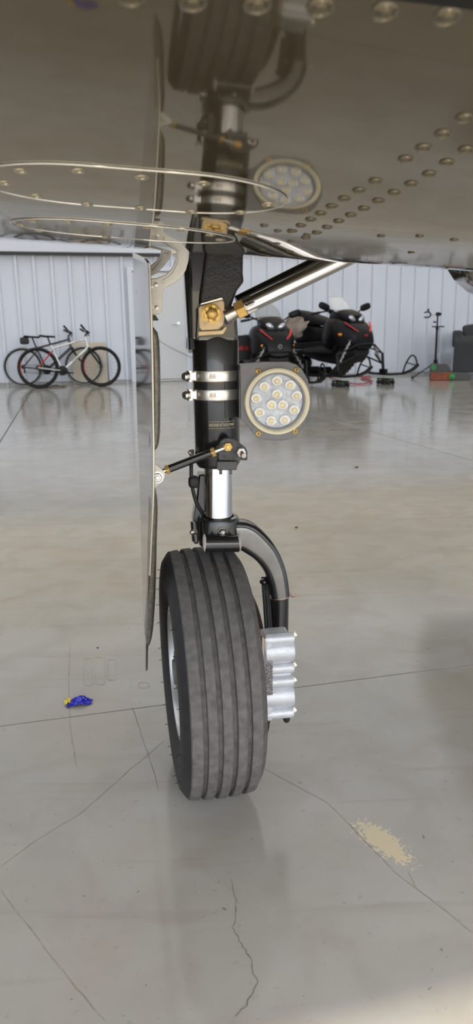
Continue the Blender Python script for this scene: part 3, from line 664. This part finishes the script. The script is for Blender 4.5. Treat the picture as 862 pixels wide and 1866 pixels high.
b = B(); b.box(V(((xs0+xs1)/2+.001, YB-.0052, (bz(1199)+bz(1275))/2)), (.0115, .0006, bz(1199)-bz(1275))); b.build('data_plate', plm, cal, smooth=0)


# ------------------------------------------------------------------ things along the back wall
def rnd(x, y, z, w_, d, h): return None
bk = M('matt_black', (.006, .006, .007), .5, spec=.3, var=.2, scale=30)
bgl = M('gloss_black', (.004, .004, .005), .33, var=.2, scale=30, spec=.2)
bsilver = M('bike_silver', (.62, .62, .62), .3, .5, var=.05)
bred = M('bike_red', (.45, .02, .025), .35, var=.1)
bgrey = M('bike_grey', (.05, .052, .06), .35, .3, var=.1)
tanm = M('tan_board', rgb(196, 186, 170), .8, var=.05, scale=6)
def bicycle(label, loc, lean, frame_m, tire_m, rim_w, bag, accent):
    root = thing('bicycle', label, 'bicycle', loc, HA, 'bicycles leaning on the back wall')
    root.rotation_euler = (lean, 0, HA)
    RW = .362; xr, xf = -.55, .57
    for xc, nm in ((xr, 'rear_wheel'), (xf, 'front_wheel')):
        c = V((xc, 0, RW))
        b = B(); b.tube([c+V(((RW-.024)*cos(2*pi*i/40), 0, (RW-.024)*sin(2*pi*i/40))) for i in range(40)], .028, 8, closed=True, ref=(0, 1, 0)); wh = b.build(nm, bk, root, smooth=60)
        if rim_w:
            b = B(); b.tube([c+V(((RW-.012)*cos(2*pi*i/40), 0, (RW-.012)*sin(2*pi*i/40))) for i in range(40)], (.0315, .013), 8, closed=True, ref=(0, 1, 0)); b.build('sidewall', tire_m, wh, smooth=60)
        b = B(); b.tube([c+V(((RW-.052)*cos(2*pi*i/40), 0, (RW-.052)*sin(2*pi*i/40))) for i in range(40)], (.011, .009), 6, closed=True, ref=(0, 1, 0)); b.build('rim', bk if not rim_w else bsilver, wh, smooth=60)
        b = B()
        for k in range(24):
            a = 2*pi*k/24; b.tube([c+V((.02*cos(a+.8), (-1)**k*.025, .02*sin(a+.8))), c+V(((RW-.05)*cos(a), 0, (RW-.05)*sin(a)))], .0016, 4)
        b.build('spokes', bk if not rim_w else bsilver, wh)
        b = B().tube([c+V((0, -.06, 0)), c+V((0, .06, 0))], .022, 10); b.build('axle_hub', bk, wh)
        if accent:
            b = B()
            b.tube([c+V(((RW-.058)*cos(2.7+.12*i), -.012, (RW-.058)*sin(2.7+.12*i))) for i in range(8)], (.004, .010), 6, ref=(0, 1, 0))
            b.build('rim_decal', bred, wh)
    BB = V((-.12, 0, .30)); ST = V((-.30, 0, .76)); HT = V((.33, 0, .86)); HB = V((.37, 0, .72)); RA = V((xr, 0, RW)); FA = V((xf, 0, RW))
    b = B(); b.tube([BB, ST], .017, 10); b.tube([BB, HB], .026, 10); b.tube([ST.lerp(BB, .12), HT], .019, 10); b.tube([HB-V((.012, 0, .04)), HT+V((-.012, 0, .04))], .023, 10)
    fr = b.build('frame', frame_m, root, smooth=50)
    for s_ in (-1, 1):
        B().tube([BB+V((0, s_*.035, 0)), RA+V((0, s_*.06, 0))], .011, 8).build('chainstay', frame_m, root)
        B().tube([ST.lerp(BB, .2)+V((0, s_*.03, 0)), RA+V((0, s_*.06, 0))], .010, 8).build('seatstay', bred if accent else frame_m, root)
    b = B()
    for s_ in (-1, 1): b.tube([HB+V((0, s_*.05, -.05)), FA+V((0, s_*.055, .02))], [.018, .014], 10)
    b.box(HB+V((.005, 0, -.03)), (.05, .13, .04)); b.build('fork', bk, root, bevel=.006)
    b = B(); b.tube([ST, V((-.345, 0, .90))], .014, 10); b.build('seat_post', bk, root)
    b = B(); rg = []
    for x_, w_, z_ in ((-.50, .055, .925), (-.46, .075, .93), (-.38, .06, .918), (-.30, .028, .915), (-.23, .016, .91), (-.21, .006, .905)):
        rg.append([V((x_, w_*cos(t*pi/5), z_+.018*sin(t*pi/5)-.004)) for t in range(10)])
    b.loft(rg); b.build('saddle', bk, root, smooth=60)
    b = B(); st = V((.32, 0, .93)); b.tube([HT, st, st+V((.06, 0, .04))], .016, 10)
    b.build('stem', bk, root)
    hbc = st+V((.06, 0, .04)); b = B(); b.tube([hbc+V((-.12, -.31, .09)), hbc+V((-.05, -.15, .03)), hbc, hbc+V((-.05, .15, .03)), hbc+V((-.12, .31, .09))], .012, 8); hbar = b.build('handlebar', bk, root)
    for s_ in (-1, 1):
        b = B(); b.tube([hbc+V((-.075, s_*.2, .05)), hbc+V((-.13, s_*.33, .10))], .019, 8); b.build('grip', bk, hbar)
        b = B(); b.tube([hbc+V((-.05, s_*.16, .035)), hbc+V((.02, s_*.22, -.02)), hbc+V((-.02, s_*.29, -.03))], .008, 6); b.build('brake_lever', bk, hbar)
    b = B().lathe([(.085, -.05), (.088, -.046), (.085, -.042), (.05, -.044), (.02, -.06), (.0002, -.06)], BB, (0, 1, 0), 28); b.lathe([(.03, -.06), (.03, .06)], BB, (0, 1, 0), 12, True); ck = b.build('crankset', bk, root)
    for s_ in (-1, 1):
        e = BB+V((s_*-.15, s_*.08, s_*.05)); b = B(); b.tube([BB+V((0, s_*.065, 0)), e], .012, 8); b.build('crank_arm', bk, ck)
        b = B(); b.box(e+V((0, s_*.05, 0)), (.09, .09, .02)); b.build('pedal', bk, ck, smooth=0, bevel=.004)
    b = B(); b.tube([BB+V((0, -.048, .083)), RA+V((0, -.048, .035))], .004, 5); b.tube([BB+V((0, -.048, -.083)), RA+V((.02, -.048, -.10))], .004, 5); b.build('chain', bk, root)
    b = B(); b.lathe([(.038, -.045), (.038, -.05), (.0002, -.05)], RA, (0, 1, 0), 16); b.box(RA+V((.02, -.05, -.07)), (.03, .02, .10)); b.build('derailleur', bk, root)
    if bag:
        b = B(); b.ell(V((-.49, 0, .845)), (.085, .06, .065), e=4); b.build('saddle_bag', M('bag_cloth', (.035, .033, .038), .8, var=.2), root, smooth=60)
    if accent:
        d = (HB-BB).normalized()
        text('GIANT', .062, 'lettering', M('frame_decal', (.045, .045, .05), .5), fr, lambda p: BB.lerp(HB, .52)+d*p.x+V((0, -.0265, 0))+d.cross(V((0, 1, 0)))*-p.y+V((0, -p.z, 0)), .0015, spacing=1.1)
        text('GIANT', .03, 'lettering', bred, fr, lambda p: ST.lerp(BB, .12).lerp(HT, .75)+(HT-ST).normalized()*p.x+V((0, -.0195, p.y))+V((0, -p.z, 0)), .0012)
    return root
P1 = floor_at(130, 705.5); P2 = floor_at(92, 702)
bicycle('silver and red bicycle with all-black tires, in front of the other bicycle', (P1.x, P1.y-.05, 0), radians(-5), bsilver, bk, False, False, True)
wsm = M('pale_sidewall', (.42, .43, .45), .5, var=.05)
bicycle('dark grey bicycle with pale tire sidewalls and a bag under its saddle', hw(-.19, HWALL-.42), radians(-5), bgrey, wsm, True, True, False)
# board behind the bikes
b = B(); c = hw(.5, HWALL-.10, .40)
bd_ = B().box((0, 0, 0), (.66, .018, .79)).build('board', tanm, smooth=0, bevel=.006); bd_.location = hw(.50, HWALL-.14, .402); bd_.rotation_euler = (radians(-7), 0, HA)
tag(bd_, 'tan rectangular board leaning on the wall behind the bicycles', 'board')
# rag on the floor
def crumple(nx, ny, sx, sy, h, seed, tilt=0):
    rn = random.Random(seed); b = B(); vs = []; ph = [(rn.uniform(0, 6), rn.uniform(3, 9), rn.uniform(3, 9), rn.uniform(.3, 1)) for _ in range(6)]
    for i in range(nx+1):
        for j in range(ny+1):
            u, v = i/nx*2-1, j/ny*2-1; e = max(0, 1-(u*u+v*v)*.6)
            rr = 1+.12*sin(5*atan2(v, u+1e-6)+seed)
            z = sum(a*sin(p_+fx*u+fy*v) for p_, fx, fy, a in ph)*.18; z = abs(z)*e*h+.001+e*h*.35
            vs.append(V((u*sx*rr, v*sy*rr, z)))
    fs = [(i*(ny+1)+j, (i+1)*(ny+1)+j, (i+1)*(ny+1)+j+1, i*(ny+1)+j+1) for i in range(nx) for j in range(ny)]
    b.add(vs, fs); return b
p = floor_at(100, 706); o = crumple(18, 12, .19, .10, .06, 3).build('rag', M('brown_rag', (.10, .065, .04), .9, var=.3, scale=15), smooth=60); o.location = p; o.rotation_euler = (0, 0, HA)
md = o.modifiers.new('thick', 'SOLIDIFY'); md.thickness = .004; md.offset = 1
tag(o, 'crumpled brown rag on the floor below the bicycles', 'rag')
# thin cable sagging across the door
b = B(); b.tube([hw(1.80, HWALL-.12, .86), hw(2.1, HWALL-.12, .68), hw(2.5, HWALL-.12, .48), hw(2.62, HWALL-.12, .44)], .005, 6)
o = b.build('cable', M('cable_grey', (.12, .12, .12), .5)); tag(o, 'thin grey cable running down across the white door', 'cable')
b = B(); lp = [hw(2.50, HWALL-.10, .90), hw(2.46, HWALL-.10, .86), hw(2.45, HWALL-.10, .66), hw(2.50, HWALL-.10, .62), hw(2.60, HWALL-.10, .62), hw(2.62, HWALL-.10, .70), hw(2.62, HWALL-.10, .86), hw(2.58, HWALL-.10, .90)]
b.tube(lp, .012, 6, closed=True, ref=(0, 1, 0)); o = b.build('hose_loop', bk); tag(o, 'black hose loop hanging beside the white door', 'hose')

# ------------------------------------------------------------------ snowmobiles
def selli(x, zc, hy_, hz, e=3.0, n=20, yo=0.0):
    out = []
    for i in range(n):
        t = 2*pi*i/n; c_, s_ = cos(t), sin(t)
        out.append(V((x, yo+hy_*math.copysign(abs(c_)**(2/e), c_), zc+hz*math.copysign(abs(s_)**(2/e), s_))))
    return out
smoke = M('smoked_screen', (.30, .31, .30), .08, alpha=.38, var=.05)
clear = M('clear_screen', (.75, .77, .76), .08, alpha=.35, var=.05)
lampm = M('headlamp', (.42, .44, .48), .15, .8, var=.6, scale=40)
orange = M('orange_lens', (.85, .33, .02), .3, var=.1)
sred = M('sled_red', (.62, .03, .025), .4, var=.1)
lug_m = M('track_rubber', (.012, .012, .012), .7, var=.2)
def snowmobile(label, loc, yaw, screen, rear, tall_seat):
    root = thing('snowmobile', label, 'snowmobile', loc, yaw, 'snowmobiles parked by the back wall')
    # track with lugs
    P = []; x0, x1, r_ = rear+.18, .05, .14; n = 60
    path = [(x0+(x1-x0)*i/30, .03) for i in range(31)] + [(x1+.35*i/10, .03+.22*(i/10)**1.5) for i in range(1, 11)] + arc(x1+.33, .36, .11, -40, 90, 6) + [(x1+.33-(x1+.33-x0)*i/30, .47) for i in range(1, 31)] + arc(x0, .25, .22, 90, 270, 12)[1:-1]
    k = len(path); outer = []
    for i, q in enumerate(path):
        a, c = path[i-1], path[(i+1) % k]; t = V((c[0]-a[0], c[1]-a[1])).normalized(); nn = V((t.y, -t.x)); d = .022 if i % 2 else 0
        outer.append((q[0]+nn.x*d, q[1]+nn.y*d))
    inner = [((q[0]-(x0+x1)/2)*.96+(x0+x1)/2, (q[1]-.25)*.86+.25) for q in path]
    b = B(); rg = []
    for (ox, oz), (ix, iz) in zip(outer, inner): rg.append([V((ox, -.19, oz)), V((ox, .19, oz)), V((ix, .19, iz)), V((ix, -.19, iz))])
    b.loft(rg, wrap=True); b.build('track', lug_m, root, smooth=0)
    for x_, z_, rr in ((x0+.1, .25, .13), (-.55, .12, .07), (-.2, .12, .07), (-.85, .12, .07)):
        B().lathe([(rr, -.12), (rr, .12)], V((x_, 0, z_)), (0, 1, 0), 16, True).build('bogie_wheel', bk, root)
    for s_ in (-1, 1):
        b = B(); b.tube([V((x0+.1, s_*.13, .06)), V((-.2, s_*.13, .06)), V((.15, s_*.13, .16))], (.02, .012), 6, ref=(0, 0, 1)); b.build('slide_rail', bk, root)
    b = B(); b.prism([(rear, .50), (rear-.02, .62), (.2, .66), (.4, .5)], -.21, .21); b.build('tunnel', bk, root, smooth=0, bevel=.02)
    for s_ in (-1, 1): B().prism([(rear+.1, .44), (rear+.1, .46), (.45, .46), (.55, .58), (.57, .57), (.47, .44)], s_*.22, s_*.40).build('running_board', bk, root, smooth=0)
    # seat
    zs = (.98, 1.0, .97, .93, .90, .88) if tall_seat else (.90, .90, .88, .87, .87, .88)
    xs = (-.98, -.92, -.70, -.45, -.15, .08)
    b = B(); b.loft([selli(x_, (z_+.62)/2, w_, (z_-.62)/2, 4) for x_, z_, w_ in zip(xs, zs, (.12, .15, .16, .16, .14, .10))]); b.build('seat', M('seat_vinyl', (.007, .007, .008), .55, spec=.3, var=.2), root, smooth=50)
    if tall_seat:
        b = B(); b.loft([selli(x_, zc, .15, h_, 4) for x_, zc, h_ in ((-1.0, 1.10, .07), (-.97, 1.10, .13), (-.80, 1.08, .13), (-.45, 1.03, .10), (-.10, .98, .06), (.05, .95, .03))]); b.build('passenger_seat', M('seat_vinyl', (.016, .016, .017), .55), root, smooth=50)
    # cowl
    b = B(); b.loft([selli(x_, zc, hy_, hz, e) for x_, zc, hy_, hz, e in ((-.12, .72, .15, .16, 3), (.05, .74, .28, .26, 3.4), (.25, .75, .37, .31, 3.6), (.45, .74, .38, .31, 3.6), (.62, .71, .35, .28, 3.4), (.76, .68, .29, .22, 3), (.86, .66, .21, .14, 2.8))]); cw = b.build('cowl', bgl, root, smooth=50)
    b = B(); b.loft([selli(x_, zc, hy_, hz, 3) for x_, zc, hy_, hz in ((-.55, .46, .24, .10), (-.1, .44, .32, .16), (.30, .42, .34, .18), (.62, .42, .28, .14), (.80, .48, .17, .09))]); b.build('belly_pan', bk, root, smooth=50)
    # head pod around the lamps
    b = B(); b.loft([selli(x_, zc, hy_, hz, 2.8) for x_, zc, hy_, hz in ((.08, 1.08, .14, .07), (.25, 1.08, .21, .10), (.42, 1.07, .23, .12), (.56, 1.03, .22, .11), (.66, 1.00, .17, .08))]); b.build('head_pod', bgl, root, smooth=50)
    for s_ in (-1, 1):
        b = B(); b.ell(V((.645, s_*.105, 1.02)), (.04, .082, .05), 14, 10, Matrix.Rotation(s_*.5, 3, 'X')); b.build('headlight', lampm, root, smooth=60)
        b = B(); b.tube([V((.85, s_*.13, .80)), V((.77, s_*.22, .88)), V((.66, s_*.28, .965))], (.008, .018), 6, ref=(0, 0, 1)); b.build('accent_stripe', sred, cw)
        b = B(); b.ell(V((.62, s_*.345, .76)) if tall_seat else V((.74, s_*.285, .70)), (.055, .015, .024)); b.build('turn_lens', orange, root)
        # mirrors
        b = B(); b.tube([V((.38, s_*.19, 1.10)), V((.36, s_*.32, 1.17)), V((.34, s_*.40, 1.20))], [.012, .012, .016], 8); mi = b.build('mirror_arm', bk, root)
        b = B(); b.ell(V((.34, s_*.47, 1.235)), (.035, .12, .06), e=3, rot=Matrix.Rotation(s_*.3, 3, 'X')); b.build('mirror', bgl, mi, smooth=60)
        # ski, spindle, arms, shock
        sy = s_*.52
        rg = []
        for x_, z_, w_ in ((.38, .10, .05), (.55, .07, .065), (1.0, .065, .07), (1.3, .09, .065), (1.5, .16, .055), (1.62, .24, .03)):
            rg.append([V((x_, sy-w_, z_+.015)), V((x_, sy-w_*.8, z_-.012)), V((x_, sy+w_*.8, z_-.012)), V((x_, sy+w_, z_+.015)), V((x_, sy, z_+.028))])
        b = B(); b.loft(rg); sk = b.build('ski', bk, root, smooth=40)
        b = B(); b.tube(cr([V((1.28, sy, .11)), V((1.34, sy, .26)), V((1.46, sy, .40)), V((1.56, sy, .36)), V((1.60, sy, .24))], 4), .014, 8); b.tube([V((1.36, sy, .28)), V((1.56, sy, .24))], .010, 6); b.build('ski_loop', bk, sk)
        b = B(); b.tube([V((.80, sy, .08)), V((.76, sy, .44))], [.03, .024], 8); b.box((.80, sy, .12), (.16, .06, .08)); b.build('spindle', bk, root, bevel=.006)
        b = B(); b.tube([V((.55, s_*.22, .42)), V((.77, sy-.02*s_, .26))], .014, 8); b.tube([V((.92, s_*.20, .42)), V((.77, sy-.02*s_, .26))], .014, 8); b.build('control_arm', bk, root); b = B(); b.tube([V((.60, s_*.22, .58)), V((.76, sy, .43))], .012, 8); b.tube([V((.90, s_*.20, .58)), V((.76, sy, .43))], .012, 8); b.build('control_arm', bk, root)
        a, c = V((.78, s_*.24, .66)), V((.77, s_*.46, .30)); b = B(); N_ = 40
        d = (c-a).normalized(); q_ = d.to_track_quat('Z', 'Y').to_matrix()
        b.tube([a.lerp(c, i/N_)+q_ @ V((.035*cos(i*pi/4), .035*sin(i*pi/4), 0)) for i in range(N_+1)], .006, 5); b.tube([a, c], .016, 8); b.build('shock', M('shock_steel', (.3, .3, .3), .35, .7), root)
    # screen
    b = B(); rows = []
    for k_, (x_, z_, w_) in enumerate(((.50, 1.10, .20), (.42, 1.20, .235), (.32, 1.31, .22), (.24, 1.39, .17), (.20, 1.42, .11))):
        rows.append([V((x_-.16*(t*t), w_*t*1.0, z_)) for t in [-1+i/5 for i in range(11)]])
    b.loft(rows, caps=False, closed=False); ws = b.build('windshield', screen, root, smooth=60); md = ws.modifiers.new('thick', 'SOLIDIFY'); md.thickness = .004
    b = B(); b.tube([V((.10, 0, 1.02)), V((.02, 0, 1.14))], .03, 8); b.tube([V((-.12, -.36, 1.13)), V((0, -.15, 1.17)), V((.02, 0, 1.16)), V((0, .15, 1.17)), V((-.12, .36, 1.13))], .014, 8); b.box((.05, 0, 1.16), (.10, .18, .07)); b.build('handlebar', bk, root)
    for s_ in (-1, 1):
        b = B(); b.tube([V((-.06, s_*.24, 1.15)), V((-.14, s_*.39, 1.125))], .022, 8); b.build('grip', bk, root)
    b = B(); b.box((.20, 0, 1.14), (.06, .22, .08)); b.build('gauge', bk, root, smooth=0, bevel=.015)
    b = B(); b.tube([V((.60, -.24, .60)), V((.88, -.19, .58)), V((.95, -.10, .60)), V((.95, .10, .60)), V((.88, .19, .58)), V((.60, .24, .60))], .016, 8); b.build('bumper', bk, root)
    return root, cw
Y2 = radians(-58); S2, cw2 = snowmobile('black snowmobile with a clear screen and ski loops, cloth thrown on its seat', (1.78, 13.2, .105), Y2, clear, -1.15, True)
Y1 = radians(-74); S1, cw1 = snowmobile('black snowmobile facing the camera with red stripes, behind the landing light', (.54, 13.15, 0), Y1, smoke, -1.0, False)
# box behind the first sled's seat with red lettering
b = B(); b.loft([selli(x_, .68, w_, .20, 5, yo=-.40) for x_, w_ in ((-.55, .12), (-.5, .16), (.02, .16), (.06, .13))]); tb = b.build('saddle_bag', M('bag_black', (.012, .012, .013), .6, var=.2), S1, smooth=50)
text('ski-doo', .12, 'lettering', sred, tb, lambda p: V((.066+p.z, -.37+p.x*.75, .66+p.y)), .004, shear=.3)
text('XC', .055, 'lettering', sred, cw2, lambda p: V((.872-abs(p.x)*.2+p.z, p.x+.03, .74+p.y)), .003, shear=.3)
b = B(); b.tube([V((.875, .03*cos(t*pi/6), .68+.03*sin(t*pi/6))) for t in range(12)], .004, 5, closed=True, ref=(1, 0, 0)); b.build('badge', bsilver, cw1)
# cloth on the second sled's seat
b = B(); vs = []; NX, NY = 26, 26
R2 = Matrix.Rotation(Y2, 3, 'Z')
for i in range(NX+1):
    for j in range(NY+1):
        u, v = i/NX*2-1, j/NY*2-1
        t = (v+1)/2
        vs.append(V((-.70+u*(.34-.08*t)+.05*sin(4*v+2*u), -.185-.13*sin(t*pi*.62)-.022*(1+sin(9*u+3*v)), 1.02-.40*t*(1-.25*u*u)-.10*u*(1-t)+.015*sin(7*u+5*v))))
b.add(vs, [(i*(NY+1)+j, (i+1)*(NY+1)+j, (i+1)*(NY+1)+j+1, i*(NY+1)+j+1) for i in range(NX) for j in range(NY)])
o = b.build('cloth', M('taupe_cloth', (.30, .25, .215), .95, var=.25, scale=8, bump=.4, bscale=60), smooth=70); o.location = S2.location+V((0, 0, .06)); o.rotation_euler = (0, 0, Y2)
md = o.modifiers.new('thick', 'SOLIDIFY'); md.thickness = .012; md.offset = 1
tag(o, 'crumpled taupe cloth draped over the snowmobile seat', 'cloth')
# ski dolly
R2w = Matrix.Translation(S2.location) @ Matrix.Rotation(Y2, 4, 'Z')
DL = []
for ly, lab in ((.52, 'small wheeled dolly under the ski nearest the repair stand'), (-.52, 'small wheeled dolly under the other ski, right of the landing light')):
  dl = thing('ski_dolly', lab, 'dolly', R2w @ V((.86, ly, -.105)), Y2, 'ski dollies')
  B().box((0, 0, .095), (.30, .14, .018)).build('deck', bk, dl, smooth=0, bevel=.004)
  for x_ in (-.12, -.04, .05, .13):
    for y_ in (-.055, .055):
        b = B(); b.tube([V((x_, y_-.014, .038)), V((x_, y_+.014, .038))], .038, 14); b.build('wheel', M('dolly_wheel', (.03, .03, .035), .4), dl)
        B().box((x_, y_, .074), (.02, .035, .025)).build('caster_fork', M('caster_green', (.12, .2, .06), .5), dl, smooth=0)
# red cord
cdm = M('red_cord', (.45, .02, .03), .5, var=.1)
pts = [(600, 688), (615, 694), (632, 700), (652, 701), (668, 700), (676, 698), (674, 693), (664, 691), (657, 689), (665, 687), (676, 688), (668, 690), (660, 692), (674, 695), (679, 697)]
b = B(); b.tube(cr([floor_at(*q)+V((0, 0, .012+.008*(i % 3))) for i, q in enumerate(pts)], 5), .010, 7); o = b.build('power_cord', cdm); tag(o, 'red power cord coiled on the floor before the snowmobile ski', 'cord')
# repair stand
ps = floor_at(792, 688)
stand = thing('repair_stand', 'black tripod bicycle repair stand with clamp arm, left of the sofa', 'stand', ps, HA)
b = B(); b.tube([V((0, 0, .30)), V((0, 0, .98))], .022, 12); b.build('lower_pole', bk, stand)
b = B(); b.tube([V((0, 0, .95)), V((0, 0, 1.26))], .016, 12); b.build('upper_pole', bk, stand)
b = B(); b.lathe([(.034, 0), (.034, .07)], V((0, 0, .28)), (0, 0, 1), 12, True); b.lathe([(.03, 0), (.03, .06)], V((0, 0, .94)), (0, 0, 1), 12, True); b.build('collar', bk, stand)
b = B(); b.tube([V((-.12, -.02, 1.0)), V((.14, -.02, 1.0))], .012, 8); b.build('tool_bar', bk, stand)
b = B(); b.box((0, 0, 1.24), (.07, .06, .07)); b.lathe([(.03, 0), (.03, .04)], V((.03, 0, 1.24)), (1, 0, 0), 10, True); b.box((-.06, 0, 1.09), (.06, .04, .03)); b.build('clamp_head', bk, stand, bevel=.008)
b = B(); b.tube([V((-.03, 0, 1.235)), V((-.17, 0, 1.225))], .011, 8); b.build('clamp_arm', steel, stand)
b = B(); b.tube(cr([V((-.29, 0, 1.27)), V((-.22, 0, 1.285)), V((-.17, 0, 1.26)), V((-.16, 0, 1.225)), V((-.18, 0, 1.19)), V((-.23, 0, 1.18)), V((-.29, 0, 1.185))], 4), (.02, .016), 8, ref=(0, 1, 0)); b.lathe([(.02, 0), (.02, .05), (.03, .06), (.0002, .065)], V((-.21, 0, 1.28)), (0, 0, 1), 10); b.build('clamp_jaw', M('blue_black', (.02, .035, .06), .4), stand)
for a, L_ in ((198, .62), (250, .42), (330, .45), (70, .40)):
    a = radians(a); e = V((L_*cos(a), L_*sin(a), .02)); b = B(); b.tube([V((0, 0, .30)), e], .012, 8); lg = b.build('leg', bk, stand)
    B().ell(e+V((0, 0, .006)), (.03, .03, .025)).build('foot', rubber, lg)
b = B(); b.tube([V((.05, 0, .98)), V((.055, 0, .7)), V((.06, 0, .48))], .004, 5); b.tube(cr([V((.06, 0, .40)), V((.045, 0, .36)), V((.05, 0, .30)), V((.07, 0, .28))], 4), .005, 5); b.build('strap', bk, stand)
# sofa
sofam = M('sofa_cloth', (.040, .042, .046), .9, var=.12, scale=40, bump=.3, bscale=300)
sx = floor_at(824, 690)
sofa = thing('sofa', 'dark grey fabric sofa with rolled arm at the right edge', 'sofa', sx+V((.955, -.30, 0))*.8, radians(72.5))
b = B(); b.prism([(-.02, .12)]+[(-.02, .60)]+arc(.10, .68, .135, 200, -20, 12)+[(.24, .60), (.24, .12)], 0, .80); b.build('arm', sofam, sofa, smooth=40, bevel=.02)
b = B(); b.prism([(.24, .12), (.24, .34), (2.0, .34), (2.0, .12)], 0.02, .80); b.build('base', sofam, sofa, smooth=0, bevel=.02)
b = B(); b.box((.72, .40, .42), (.90, .74, .17)); b.build('seat_cushion', sofam, sofa, smooth=0, bevel=.04)
b = B(); b.box((1.62, .40, .42), (.88, .74, .17)); b.build('seat_cushion', sofam, sofa, smooth=0, bevel=.04)
b = B(); b.prism([(.0, .6), (.02, .92), (2.0, .92), (2.0, .6)], .66, .84); b.build('back', sofam, sofa, smooth=0, bevel=.04)
b = B(); b.box((.55, .50, .82), (.9, .30, .42), Matrix.Rotation(radians(-8), 3, 'X')); b.build('back_cushion', sofam, sofa, smooth=0, bevel=.06, seg=3)
for x_, y_ in ((.05, .06), (.05, .74), (1.9, .06), (1.9, .74)):
    B().box((x_, y_, .06), (.05, .05, .12)).build('leg', bk, sofa, smooth=0)
o = B().ell((0, 0, 0), (.20, .07, .13), e=3.5).build('pillow', M('cream_pillow', (.55, .50, .42), .9, var=.08), smooth=60)
o.location = sofa.matrix_basis @ V((.62, .42, .82)); o.location = sofa.location+Matrix.Rotation(radians(72.5), 3, 'Z') @ V((.34, .22, .90)); o.rotation_euler = (radians(-25), radians(10), radians(72.5+20)); tag(o, 'cream pillow on the dark grey sofa', 'pillow')
# wedge-shaped case by the stand
pc = floor_at(783, 693.5)
cs_ = thing('wheel_ramp', 'grey wedge-shaped ramp with orange front and green end, under the repair stand', 'ramp', pc, radians(-14))
gm = M('ramp_grey', (.065, .068, .066), .7, var=.1); 
B().prism([(.0, .0), (.0, .30), (.30, .30), (.42, .14), (.72, .13), (.72, 0)], .12, .42).build('body', gm, cs_, smooth=0, bevel=.012)
B().box((.20, .06, .075), (.38, .12, .14)).build('front_block', M('ramp_orange', (.20, .045, .02), .6, var=.3, scale=12), cs_, smooth=0, bevel=.008)
B().box((.56, .06, .068), (.34, .13, .135)).build('side_block', gm, cs_, smooth=0, bevel=.01)
b = B(); b.lathe([(.05, 0), (.055, .02), (.03, .03), (.0002, .03)], V((.40, .0, .075)), (0, -1, 0), 16); b.build('end_cap', M('ramp_green', (.02, .22, .05), .5), cs_)
b = B(); b.lathe([(.05, 0), (.05, .02), (.0002, .02)], V((.06, .13, .24)), (0, -1, 0), 14); b.build('end_cap', M('ramp_green', (.02, .22, .05), .5), cs_)

# ------------------------------------------------------------------ litter on the floor
p = floor_at(146, 1282)
wr_ = crumple(22, 14, .027, .013, .018, 14); wrap = wr_.build('candy_wrapper', M('blue_foil', (.012, .012, .36), .3, .25, var=.4, scale=120), smooth=25)
md = wrap.modifiers.new('thick', 'SOLIDIFY'); md.thickness = .0006; md.offset = 1
wrap.location = p; wrap.rotation_euler = (0, 0, radians(14)); tag(wrap, 'crumpled blue and yellow candy wrapper on the floor left of the tire', 'wrapper')
wy = crumple(12, 10, .009, .008, .022, 5).build('wrapper_end', M('yellow_foil', (.75, .55, .05), .35, .2, var=.3, scale=200), wrap, smooth=25); wy.location = (-.026, .006, .001)
wg = crumple(12, 8, .008, .004, .010, 8).build('wrapper_lining', M('grey_foil', (.18, .19, .22), .35, .4, var=.3, scale=200), wrap, smooth=25); wg.location = (.009, .004, .004)
p = floor_at(178, 1181); o = B().box((0, 0, .0015), (.005, .0018, .003)).build('wrapper_scrap', M('blue_foil', (.012, .012, .36)), smooth=0, bevel=.0005); o.location = p; o.rotation_euler = (0, 0, .6); tag(o, 'tiny blue wrapper scrap on the floor above the blue wrapper', 'scrap')
p = floor_at(540, 962); o = B().ell((0, 0, .003), (.007, .004, .003)).build('debris', bk, smooth=60); o.location = p; tag(o, 'tiny dark speck of debris on the floor right of the chrome piston', 'debris')
p = floor_at(650, 852); o = B().ell((0, 0, .004), (.012, .006, .004)).build('debris', bk, smooth=60); o.location = p; tag(o, 'small dark speck of debris on the floor below the landing light', 'debris')
